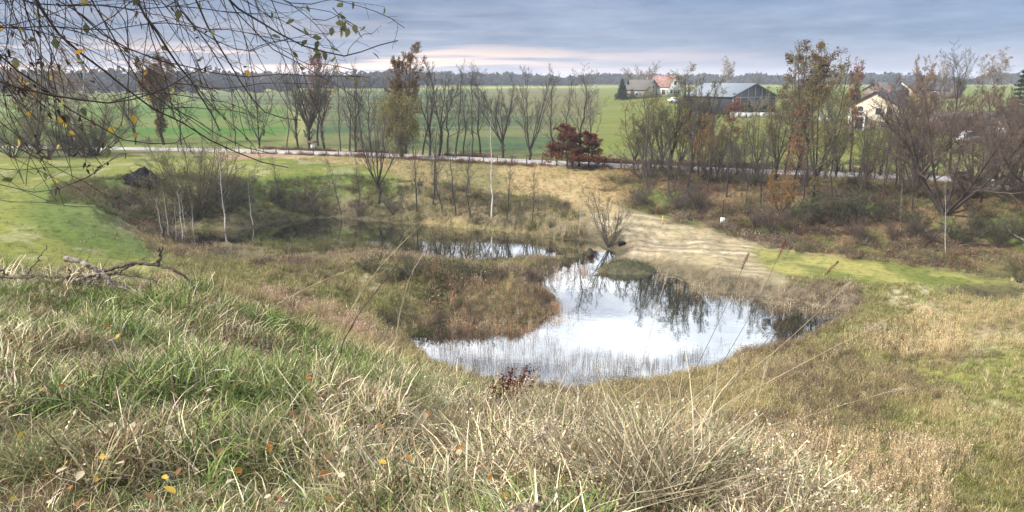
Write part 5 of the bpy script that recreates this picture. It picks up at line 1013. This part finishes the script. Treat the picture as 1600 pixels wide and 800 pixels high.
tussock('green-brown earth mound at the water edge between the two ponds', 978, 420, 2.3, .7, 51)

# ------------------------------------------------------------------ the overhanging tree at upper left
rng = np.random.RandomState(77)
BR_ = mat_plain('branch_bark', (.075, .055, .045), (.035, .027, .024), 18, .85, .4); BRT = mat_plain('branch_twigs', (.07, .045, .038), (.04, .028, .026), 6, .8)
LF_Y = mat_leaf('leaves_yellow', [(.62, .42, .06), (.55, .33, .05), (.42, .36, .08), (.68, .30, .04)], .45); LF_G = mat_leaf('leaves_grey_green', [(.12, .13, .06), (.20, .20, .09), (.09, .10, .06), (.26, .25, .12)], .4); LF_K = mat_leaf('withered_catkins', [(.07, .045, .04), (.045, .03, .028)], .1)
tx, ty = -6.2, 3.0; tz = hz(tx, ty)
rt = thing('overhanging_tree', 'tree leaning in at upper left, long drooping twigs with a few yellow leaves', 'tree', (tx, ty, tz))
O = np.array([tx, ty, tz]); node = np.array([-3.6, 3.6, 16.9]); node2 = np.array([-2.4, 3.9, 17.1])
tp_, tr_ = stem([(0, 0, -.3), (.25, .05, 1.2), (.7, .2, 2.6), (1.6, .4, 4.0), tuple(node - O)], .20, .07, 14)
MB().tubes(tp_, tr_, 10).tubes(*stem([tuple(node - O), tuple(node2 - O), (5.2, .9, tp_[-1][2] - .2), (7.0, 1.3, tp_[-1][2] + .3)], .07, .02, 10), 8).obj('trunk', BR_, rt, smooth_=True)
MAIN = [  # pixel paths of the main limbs with the distance of their two ends
 ([(30, -60), (49, 4), (75, 34), (109, 75), (142, 94), (176, 128), (225, 158), (262, 188), (319, 214), (360, 240), (415, 262), (450, 262)], 3.7, 4.4, 9, 'a'),
 ([(-60, 40), (0, 88), (38, 116), (56, 131), (112, 180), (169, 210), (210, 229), (262, 233), (304, 210)], 3.4, 4.2, 8, 'a'),
 ([(-60, 128), (0, 135), (56, 143), (94, 150), (139, 161), (195, 163), (240, 150), (285, 129), (330, 100)], 3.3, 4.0, 9, 'a'),
 ([(190, -60), (208, 0), (229, 26), (248, 56), (262, 83), (279, 101), (293, 124), (319, 150), (334, 172), (345, 205)], 3.8, 4.3, 10, 'b'),
 ([(280, -60), (300, 0), (322, 30), (345, 75), (360, 105), (379, 135), (398, 165), (412, 180), (440, 190), (469, 188)], 4.0, 4.6, 7, 'b'),
 ([(300, -50), (349, 0), (379, 22), (412, 38), (450, 56), (488, 82), (517, 90), (551, 90), (578, 80), (600, 67), (622, 62)], 4.0, 4.7, 8, 'b'),
 ([(380, -40), (424, 0), (442, 8), (488, 6), (525, 0), (548, -8)], 4.2, 4.8, 5, 'b'),
 ([(40, -60), (56, 0), (68, 45), (79, 94), (90, 124), (92, 160)], 3.5, 3.8, 6, 'a'),
 ([(90, -60), (110, 20), (150, 60), (195, 75), (240, 94), (290, 103), (340, 120), (395, 122), (450, 120), (520, 110), (575, 121)], 3.9, 4.6, 6, 'a'),
 ([(250, -60), (275, 20), (320, 60), (370, 85), (400, 78), (450, 60)], 4.1, 4.6, 5, 'b'),
 ([(-60, 190), (0, 215), (50, 240), (95, 262), (130, 290), (160, 300)], 3.0, 3.4, 5, 'a'),
 ([(-60, 290), (0, 300), (60, 302), (110, 300), (150, 280), (165, 262)], 2.9, 3.2, 5, 'a'),
 ([(-60, 60), (0, 40), (70, 36), (140, 50), (200, 48), (260, 30)], 3.6, 4.0, 6, 'a'),
 ([(-60, -20), (20, 5), (80, 12), (150, 0), (230, 22), (300, 10), (380, -20)], 3.6, 4.3, 6, 'a'),
 ([(120, -60), (140, 0), (185, 70), (205, 130), (250, 160), (330, 205), (400, 240), (430, 243)], 3.7, 4.3, 6, 'a'),
 ([(-60, 160), (0, 190), (40, 230), (80, 250), (100, 235), (140, 222)], 3.2, 3.6, 5, 'a'),
 ([(330, -50), (360, 20), (420, 75), (470, 105), (520, 125), (560, 150), (575, 180)], 4.1, 4.6, 5, 'b'),
 ([(-60, 240), (-10, 262), (30, 285), (70, 330), (90, 318)], 2.9, 3.2, 4, 'a'),
 ([(-60, 205), (0, 240), (60, 262), (110, 285), (150, 310)], 3.0, 3.4, 4, 'a'), ([(-60, 330), (0, 322), (50, 312), (110, 316), (160, 322)], 2.8, 3.1, 4, 'a'), ([(-60, 270), (0, 280), (60, 262), (120, 268), (150, 262)], 2.9, 3.2, 4, 'a'), ([(-60, 100), (0, 150), (50, 215), (85, 280), (100, 322)], 3.1, 3.4, 4, 'a')]
def proj(p):
    p = np.asarray(p) + O - np.array([0, 0, CAMZ]); fz = p[..., 1] * math.cos(PITCH) - p[..., 2] * math.sin(PITCH); uz = p[..., 1] * math.sin(PITCH) + p[..., 2] * math.cos(PITCH)
    return 800 + FPX * p[..., 0] / fz, 400 - FPX * uz / fz
def keep(c):                                   # how far down the real tree's twigs hang, limb by limb
    x_, y_ = proj(c[0][:, -1]); lim = np.interp(x_, [-200, 0, 130, 175, 240, 330, 430, 520, 620, 640], [330, 330, 325, 262, 235, 235, 262, 190, 125, 70]); dn = y_ < lim
    return c[0][dn], c[1][dn]
tw = MB(); ends = []; lp_ = []; lpy = []; ct = []
for pth, d0, d1, wpx, nd in MAIN:
    nn = len(pth); dd = [d0 + (d1 - d0) * i / (nn - 1) + .12 * math.sin(i * 1.7) for i in range(nn)]
    p = [PD(a, b, d) for (a, b), d in zip(pth, dd)]; nd_ = node if nd == 'a' else node2
    p = [nd_, nd_ * .45 + p[0] * .55 + np.array([0, 0, .12])] + p
    r0 = wpx / 2 / FPX * d0 * .95
    kn = 26; q, rr_ = stem(np.array(p) - O, r0, r0 * .22, kn); sm = q.copy()
    for _ in range(2): sm[1:-1] = (sm[:-2] + 2 * sm[1:-1] + sm[2:]) / 4
    q = sm + rng.normal(size=sm.shape) * .006
    MB().tubes(q, rr_, 6).obj('branch', BR_, rt, smooth_=True)
    ends.append((q[None], rr_[None]))
    ln = np.linalg.norm(np.diff(q, axis=0), axis=1).sum(); n1 = int(4 + ln * 2.8)
    c1 = sprout(rng, q[None], rr_[None], n1, t0=.15, ang=(28, 11), ratio=.40, trop=-.07, gnarl=.12, K=9, rr=.5, tip=.4, minr=.0028, rmax=.006, fall=.55); c1 = keep(c1); tw.tubes(c1[0], c1[1], 4)
    c2 = sprout(rng, c1[0], c1[1], 3, t0=.15, ang=(32, 12), ratio=.48, trop=.0, gnarl=.13, K=6, rr=.6, tip=.5, minr=.0016); c2 = keep(c2); tw.tubes(c2[0], c2[1], 3)
    c3 = sprout(rng, c2[0], c2[1], 2, t0=.2, ang=(42, 16), ratio=.4, trop=.04, gnarl=.12, K=4, rr=.7, tip=.6, minr=.0013); c3 = keep(c3); tw.tubes(c3[0], c3[1], 3)
    al = np.concatenate([c2[0].reshape(-1, 3), c3[0][:, 1:].reshape(-1, 3), c1[0].reshape(-1, 3)])
    lp_.append(al[rng.rand(len(al)) < .028])
    hh = [c1, c2, c3]
    if pth[0][1] >= 150: al2 = np.concatenate([c3[0][:, -2:].reshape(-1, 3), c2[0][:, -3:].reshape(-1, 3)]); ct.append(al2[rng.rand(len(al2)) < .75])
tw.obj('twigs', BRT, rt)
def leafshape(L_, W_):      # an ovate blade folded a little along its midrib
    u = np.array([0, .15, .35, .6, .85, 1.0]); w_ = np.array([.02, .6, 1, .85, .4, .02]) * W_ / 2
    v = [];  [v.extend([(a * L_, -b, .25 * b + .02 * L_ * math.sin(a * 3)), (a * L_, 0, 0), (a * L_, b, .25 * b + .02 * L_ * math.sin(a * 3))]) for a, b in zip(u, w_)]
    q = []; [q.extend([[3 * i, 3 * i + 1, 3 * i + 4, 3 * i + 3], [3 * i + 1, 3 * i + 2, 3 * i + 5, 3 * i + 4]]) for i in range(5)]
    return np.array(v), np.array(q)
def rot3(rng, hang=0.0):
    m = Matrix.Rotation(rng.rand() * 6.283, 3, 'Z') @ Matrix.Rotation(rng.normal() * .8 + hang, 3, 'Y') @ Matrix.Rotation(rng.rand() * 6.283, 3, 'X'); return np.array(m)
lv, lq = leafshape(.05, .03)
am = np.concatenate(lp_); mg = MB(); my = MB()
for i, p in enumerate(am):
    world_ = p + O; left = world_[0] / world_[1] < -.42
    (my if (rng.rand() < (.65 if left and world_[2] < 14.1 else .12)) else mg).add((lv * (.6 + .6 * rng.rand())) @ rot3(rng, .9).T + p, lq)
# the leafy twig end hanging against the sky
for px, py, d in [(530, 22, 4.5), (536, 30, 4.5), (524, 36, 4.5), (530, 46, 4.5), (538, 50, 4.5), (545, 44, 4.5), (553, 38, 4.5), (526, 28, 4.5), (541, 36, 4.5), (520, 42, 4.5), (488, 58, 4.4), (498, 64, 4.4), (480, 62, 4.4), (460, 31, 4.4), (474, 44, 4.4), (490, 75, 4.5), (502, 84, 4.5), (518, 72, 4.5), (582, 82, 4.7), (508, 80, 4.5), (550, 3, 4.6), (536, 4, 4.6), (546, 122, 4.6), (556, 120, 4.6), (566, 121, 4.6)]:
    mg.add((lv * 1.15) @ rot3(rng, .7).T + PD(px, py, d) - O, lq)
mg.obj('foliage', LF_G, rt); my.obj('yellow_foliage', LF_Y, rt)
kk = MB(); cp = np.concatenate(ct); cv, cq = leafshape(.035, .011)
for p in cp: kk.add(cv * (.6 + .7 * rng.rand()) @ rot3(rng, 1.2).T + p, cq)
kk.obj('catkins', LF_K, rt, kind='stuff')
tw2 = MB()
for a in [[(488, 30), (510, 32), (528, 24), (534, 18)], [(528, 24), (532, 40), (534, 52)], [(520, 12), (530, 24), (545, 34), (556, 40)], [(455, 40), (475, 52), (495, 62), (505, 74), (520, 76)], [(530, 112), (548, 118), (575, 121)]]:
    p = np.array([PD(x_, y_, 4.5) for x_, y_ in a]) - O; tw2.tubes(*stem(p, .0028, .0014, 6), 4)
tw2.obj('twigs', BRT, rt)

# ------------------------------------------------------------------ dead branches lying on the brow
DEAD = mat_plain('dead_wood_pale', (.34, .29, .24), (.17, .14, .12), 14, .9, .5); DEADD = mat_plain('dead_wood_dark', (.12, .095, .08), (.06, .048, .04), 14, .9, .5)
def dead(name, label, paths, mat, group='dead branches on the brow'):
    a, b, d = paths[0][0][0]; o = PD(a, b, d); o[2] = hz(o[0], o[1]); rt = thing(name, label, 'branch', tuple(o), group=group)
    for j, (pth, w0, w1) in enumerate(paths):
        p = np.array([PD(a, b, d) for a, b, d in pth]); g = height(p[:, 0], p[:, 1]); p[:, 2] = np.maximum(p[:, 2], g + .04)
        k = 5 * len(p); q, r_ = stem(p - o, w0 * .62 / FPX * 9.5, w1 * .62 / FPX * 9.5, k); q[1:-1] = (q[:-2] + q[1:-1] + q[2:]) / 3; q += rng.normal(size=q.shape) * .008
        if len(pth) > 4:
            c = sprout(rng, q[None], r_[None], 7, t0=.2, ang=(35, 12), ratio=.22, K=5, minr=.004, rmax=.006, updir=.4); MB().tubes(c[0], c[1], 4).obj('twigs', mat, rt)
        MB().tubes(q, r_, 7).obj('limb' if j == 0 else 'side_branch', mat, rt, smooth_=True)
def cr(*pts, d=9.4): return [(a / 1.905, 380 + b / 1.905, d) for a, b in pts]
dead('dead_branch', 'thick pale dead branch arching over the grassy brow, its stub to the left', [(cr((195, 45), (230, 52), (265, 66), (300, 88), (315, 95), (340, 120)), 8, 4), (cr((300, 88), (250, 100), (200, 118), (150, 138), (105, 160), (95, 190), (98, 235)), 5, 2), (cr((305, 90), (345, 130), (400, 175), (440, 215), (470, 260), (492, 300)), 4, 1.6), (cr((315, 95), (330, 140), (350, 180), (358, 195)), 3, 1.5), (cr((300, 95), (265, 115), (240, 140), (235, 165)), 3, 1.5), (cr((240, 105), (200, 130), (165, 160), (140, 190), (120, 215)), 2.5, 1.3)], DEAD)
dead('dead_branch', 'dark curved dead branch lying highest over the brow, a forked stub on its right', [(cr((310, 82), (350, 68), (400, 60), (455, 62), (510, 75), (545, 95), (575, 122), (585, 150)), 6, 2.5), (cr((468, 64), (478, 42), (474, 12)), 5, 3), (cr((476, 34), (485, 14)), 3, 2), (cr((400, 60), (395, 66), (340, 90), (290, 100)), 3, 2), (cr((520, 80), (560, 110), (600, 108)), 2, 1)], DEADD)
dead('dead_branch', 'long thin dark dead branch running in from the left edge of the brow', [(cr((-60, 104), (0, 100), (60, 103), (110, 97), (170, 104), (230, 100), (290, 96), (360, 90), (430, 104), (488, 118)), 4, 2), (cr((82, 98), (95, 70), (118, 40), (142, 8)), 2.5, 1), (cr((60, 100), (84, 96), (110, 92)), 2, 1), (cr((-10, 90), (5, 80), (22, 96)), 3, 2), (cr((206, 80), (210, 110), (225, 160), (250, 215), (265, 240)), 2.4, 1.2)], DEADD)
# ------------------------------------------------------------------ single plants and stalks of the foreground
SEED = mat_leaf('seed_heads', [(.42, .34, .24), (.52, .44, .33), (.32, .25, .18)], .2); STK = mat_plain('dry_stalk', (.40, .33, .22), (.26, .2, .13), 8, .9); DOCKM = mat_leaf('dock_seed', [(.16, .05, .035), (.10, .035, .03), (.22, .08, .05)], .1); STKD = mat_plain('dark_stalk', (.10, .07, .05), (.06, .045, .035), 8, .9)
def stalk(label, pts, w0, head=0, hs=.006, mat=STK, side=0, hm=SEED, name='dry_stalk', cat='stalk', group='single dry stalks of the foreground'):
    p = np.array([PD(*q) for q in pts]); o = p[0].copy(); g = hz(o[0], o[1]); 
    root = np.array([o[0] + .02, o[1], min(g - .05, o[2] - .05)]); p = np.vstack([root, p]); d = pts[0][2]
    q, r_ = stem(p - root, w0 / 2 / FPX * d, w0 / 2 / FPX * d * .4, 16); q[1:-1] = (q[:-2] + q[1:-1] + q[2:]) / 3
    rt = thing(name, label, cat, tuple(root), group=group); MB().tubes(q, r_, 5).obj('stem', mat, rt)
    if side: c = sprout(rng, q[None], r_[None], side, t0=.35, ang=(30, 10), ratio=.28, K=5, minr=.0012, trop=.05); MB().tubes(c[0], c[1], 3).obj('side_stems', mat, rt)
    if head:
        f = rng.rand(260) ** .8; b_ = q[-1] * f[:, None] + PDdir(q, head) * (1 - f[:, None]); th = np.sin(np.clip(f, .03, 1) * 3.0)[:, None] * hs + .001
        MB().leaves(b_ + rng.normal(size=b_.shape) * th, hs * .9, rng, asp=.35).obj('seed_head', hm, rt)
def PDdir(q, ln):
    d = q[-1] - q[-3]; return q[-1] - d / np.linalg.norm(d) * ln
stalk('pale fluffy grass head arching right, the longest at the bottom edge', [(860, 815, 2.4), (980, 788, 2.4), (1080, 765, 2.45), (1160, 742, 2.5), (1234, 733, 2.5)], 3.0, .16, .008)
stalk('pale fluffy grass head ending just left of the longest one', [(900, 830, 2.3), (1010, 790, 2.3), (1090, 770, 2.35), (1180, 757, 2.4)], 2.6, .12, .008)
stalk('pale grass head leaning right over the dark red dock plant', [(760, 690, 3.0), (790, 640, 3.0), (820, 606, 3.05), (842, 578, 3.1)], 1.8, .12, .006)
stalk('thick pale seed head in the grass below the dock plant', [(770, 790, 2.2), (800, 720, 2.2), (838, 682, 2.2), (868, 658, 2.2)], 3.0, .13, .010)
stalk('blunt pale grass head low in the grass at the bottom centre', [(700, 850, 2.0), (740, 812, 2.0), (790, 795, 2.0), (845, 790, 2.0)], 3.0, .10, .010)
for i, (pts, lb, sd) in enumerate([([(1010, 700, 3.6), (1075, 600, 3.6), (1130, 490, 3.7), (1170, 395, 3.8)], 'tall thin dark stem crossing the pond, leftmost of the tall ones', 0), ([(1040, 720, 3.4), (1110, 600, 3.5), (1180, 480, 3.6), (1228, 376, 3.7)], 'tall thin dark stem ending over the sandy ground', 0), ([(1060, 720, 3.3), (1150, 590, 3.4), (1240, 480, 3.5), (1310, 408, 3.6)], 'tall thin dark stem with its tip over the green strip', 0),
                                   ([(1010, 710, 3.4), (1120, 640, 3.4), (1250, 570, 3.5), (1385, 500, 3.6)], 'long straw stem slanting low to the right across the shore', 0), ([(1090, 740, 3.1), (1180, 680, 3.1), (1290, 640, 3.2), (1412, 606, 3.3)], 'long thin stem reaching far right over the meadow', 0), ([(1000, 690, 3.6), (1080, 640, 3.6), (1200, 560, 3.7), (1330, 440, 3.8)], 'thin stem crossing the right end of the pond', 0),
                                   ([(1080, 790, 2.8), (1130, 720, 2.8), (1180, 640, 2.9), (1200, 560, 3.0)], 'upright thin straw stem on the right shoulder of the hill', 0), ([(985, 660, 4.0), (1005, 560, 4.0), (1030, 470, 4.1), (1045, 420, 4.1)], 'thin upright straw stem in front of the middle of the pond', 0)]):
    stalk(lb, pts, 1.6 if i != 3 else 2.2, .10, .004, STKD if i < 3 else STK, sd, SEED if i > 2 else DOCKM)
for i, (pts, lb, m_, w_) in enumerate([([(530, 545, 7.2), (560, 490, 7.2), (600, 440, 7.3), (632, 395, 7.4)], 'branching bare weed stalk leaning right before the slope, the darkest', STKD, 3), ([(520, 540, 7.4), (550, 480, 7.4), (590, 420, 7.5), (640, 368, 7.6)], 'tall pale weed stalk leaning right beside the darkest one', STK, 2.2), ([(615, 560, 7.0), (622, 500, 7.0), (640, 430, 7.1), (664, 392, 7.2)], 'thin pale weed stalk nearest the corner of the lower pond', STK, 1.8),
                                       ([(400, 500, 8), (440, 470, 8), (500, 440, 8), (550, 420, 8)], 'low pale weed stalk left of the branching ones', STK, 1.8)]):
    stalk(lb, pts, w_, 0, 0, m_, 7, name='weed_stalk', group='bare weed stalks on the slope')
# dock with dark red seed heads
o = PD(785, 655, 5.6); o[2] = hz(o[0], o[1]) - .05; rt = thing('dock_plant', 'dark red seeding dock plant on the brow above the water', 'plant', tuple(o)); dm = MB(); hm_ = MB()
for a, b in [(770, 600), (786, 585), (800, 575), (812, 590), (826, 572), (776, 620), (838, 582)]:
    e = PD(a, b, 5.6 + rng.normal() * .1) - o; q, r_ = stem([(0, 0, 0), tuple(e * .5 + np.array([0, 0, .05])), tuple(e)], .004, .002, 10); dm.tubes(q, r_, 4)
    f = rng.rand(170); ps = q[4] * (1 - f[:, None]) + q[-1] * f[:, None]; hm_.leaves(ps + rng.normal(size=ps.shape) * .018, .011, rng, asp=.7)
dm.obj('stem', STKD, rt); hm_.obj('seed_head', DOCKM, rt)
# coarse grass tussocks that stand out of the mat
def big_tuft(label, px, py, d, h, n, cols, seed, lean=70, curl=80, w=.008):
    x, y = PD(px, py, d)[:2]; rr = np.random.RandomState(seed); v, q, _ = blades(rr, n, h, .16, lean, curl, w, 7, .5)
    m = mat_leaf('tussock_blades_%d' % seed, cols, .3); mesh_ = MB().add(v, q); mesh_.obj('grass_tussock', m, loc=(x, y, hz(x, y) - .04), label=label, category='grass tussock', group='coarse tussocks on the hill')
GS = [(.10, .17, .04), (.46, .39, .25), (.14, .2, .06), (.36, .29, .18)]; SS = [(.58, .50, .34), (.36, .29, .18), (.20, .14, .09), (.12, .15, .06), (.66, .59, .43), (.10, .075, .05)]
for a in [('large straw tussock at the bottom edge right of centre', 1020, 800, 2.7, .78, 900, SS, 1), ('large straw tussock with dark gaps below the dock plant', 900, 760, 3.0, .65, 700, SS, 2), ('pale straw tussock at the lower right shoulder of the hill', 1110, 760, 3.1, .65, 600, SS, 3), ('straw and green tussock at the bottom edge left of centre', 700, 790, 2.5, .45, 500, GS, 4),
          ('green tussock in the middle of the hill', 640, 640, 5.2, .5, 380, GS, 5), ('straw tussock left of the dock plant', 720, 690, 4.0, .5, 380, SS, 6), ('green tussock under the dead branches', 330, 540, 7.0, .5, 300, GS, 7), ('drooping pale tussock right of the dock plant', 880, 670, 4.3, .55, 420, SS, 8),
          ('green tussock at the bottom left corner', 60, 760, 3.2, .4, 400, GS, 9), ('straw tussock in the left part of the hill', 200, 610, 5.0, .45, 350, SS, 10), ('straw tussock near the brow above the lower pond corner', 600, 590, 6.6, .5, 320, SS, 11), ('brown-straw tussock at the centre bottom', 560, 740, 3.2, .42, 400, SS, 12),
          ('dark green tussock between straw ones at bottom right', 1010, 700, 3.9, .5, 380, GS, 13), ('pale tussock on the brow right of the branching weed stalks', 680, 620, 6.2, .5, 300, SS, 14), ('green tussock left of centre near the bottom', 400, 700, 3.6, .42, 380, GS, 15)]: big_tuft(*a)
# fallen leaves on the near grass
LM = [mat_leaf('leaf_yellow', [(.58, .42, .09), (.5, .34, .07)], .3), mat_leaf('leaf_orange', [(.42, .20, .06), (.34, .15, .05)], .3), mat_leaf('leaf_pale', [(.56, .49, .35), (.46, .39, .27)], .3), mat_leaf('leaf_brown', [(.26, .15, .09), (.18, .10, .06)], .3)]
nmz = ['yellow', 'orange', 'pale tan', 'dull brown']; lms = []
for k in range(4):
    v_, q_ = leafshape(.085, .05); lms.append([mesh('fallen_leaf_%d' % k, v_ * s_ * .6, q_, smooth_=True, mat=LM[k]) for s_ in (.8, 1.1)])
KN = [(26, 778, 0), (105, 722, 0), (76, 742, 0), (275, 770, 0), (325, 663, 2), (592, 720, 0), (458, 706, 0), (500, 740, 1), (540, 742, 2), (804, 770, 0), (365, 748, 2), (70, 607, 1), (497, 622, 1), (476, 589, 1), (437, 622, 0), (300, 680, 1), (207, 660, 2), (240, 690, 3), (130, 735, 2), (40, 690, 3), (135, 780, 1), (195, 722, 2), (345, 700, 3), (420, 690, 2), (10, 620, 2), (150, 558, 0), (165, 505, 1), (228, 508, 0), (143, 551, 2), (45, 535, 0), (292, 565, 2), (330, 607, 2), (300, 640, 2), (590, 775, 3), (640, 735, 1), (700, 735, 2)]
for i in range(84): KN.append((rng.rand() * 900 - 10, 520 + rng.rand() ** .8 * 275, int(rng.choice([0, 1, 2, 3, 2, 3]))))
def hhit(px, py):
    d = ray(px, py); t_ = np.exp(np.linspace(math.log(1.8), math.log(14), 160)) / math.hypot(d[0], d[1]); g = CAMZ + d[2] * t_ - height(d[0] * t_, d[1] * t_) - .2; k = np.where(g < 0)[0]
    return None if len(k) == 0 else (np.array([0, 0, CAMZ]) + d * t_[k[0]])
zn = ['near the bottom edge', 'halfway up the near hill', 'high up towards the brow']; rec = {}
for px, py, k in KN:
    p = hhit(px, py)
    if p is not None: rec.setdefault((k, 0 if py > 700 else 1 if py > 600 else 2), []).append((px, p))
OW = 'first second third fourth fifth sixth seventh eighth ninth tenth eleventh twelfth thirteenth fourteenth fifteenth sixteenth'.split()
for (k, zi), ls in rec.items():
    for j, (px, p) in enumerate(sorted(ls, key=lambda q: q[0])[:16]):
        lb = '%s leaf %s, %s from the left of its colour there' % (nmz[k], zn[zi], OW[j])
        o = link('fallen_leaf', lms[k][int(rng.rand() * 2)], None, tuple(p), label=lb, category='leaf', group='fallen leaves on the near grass'); o.rotation_euler = (rng.normal() * .5, rng.normal() * .4 + .25, rng.rand() * 6.283)
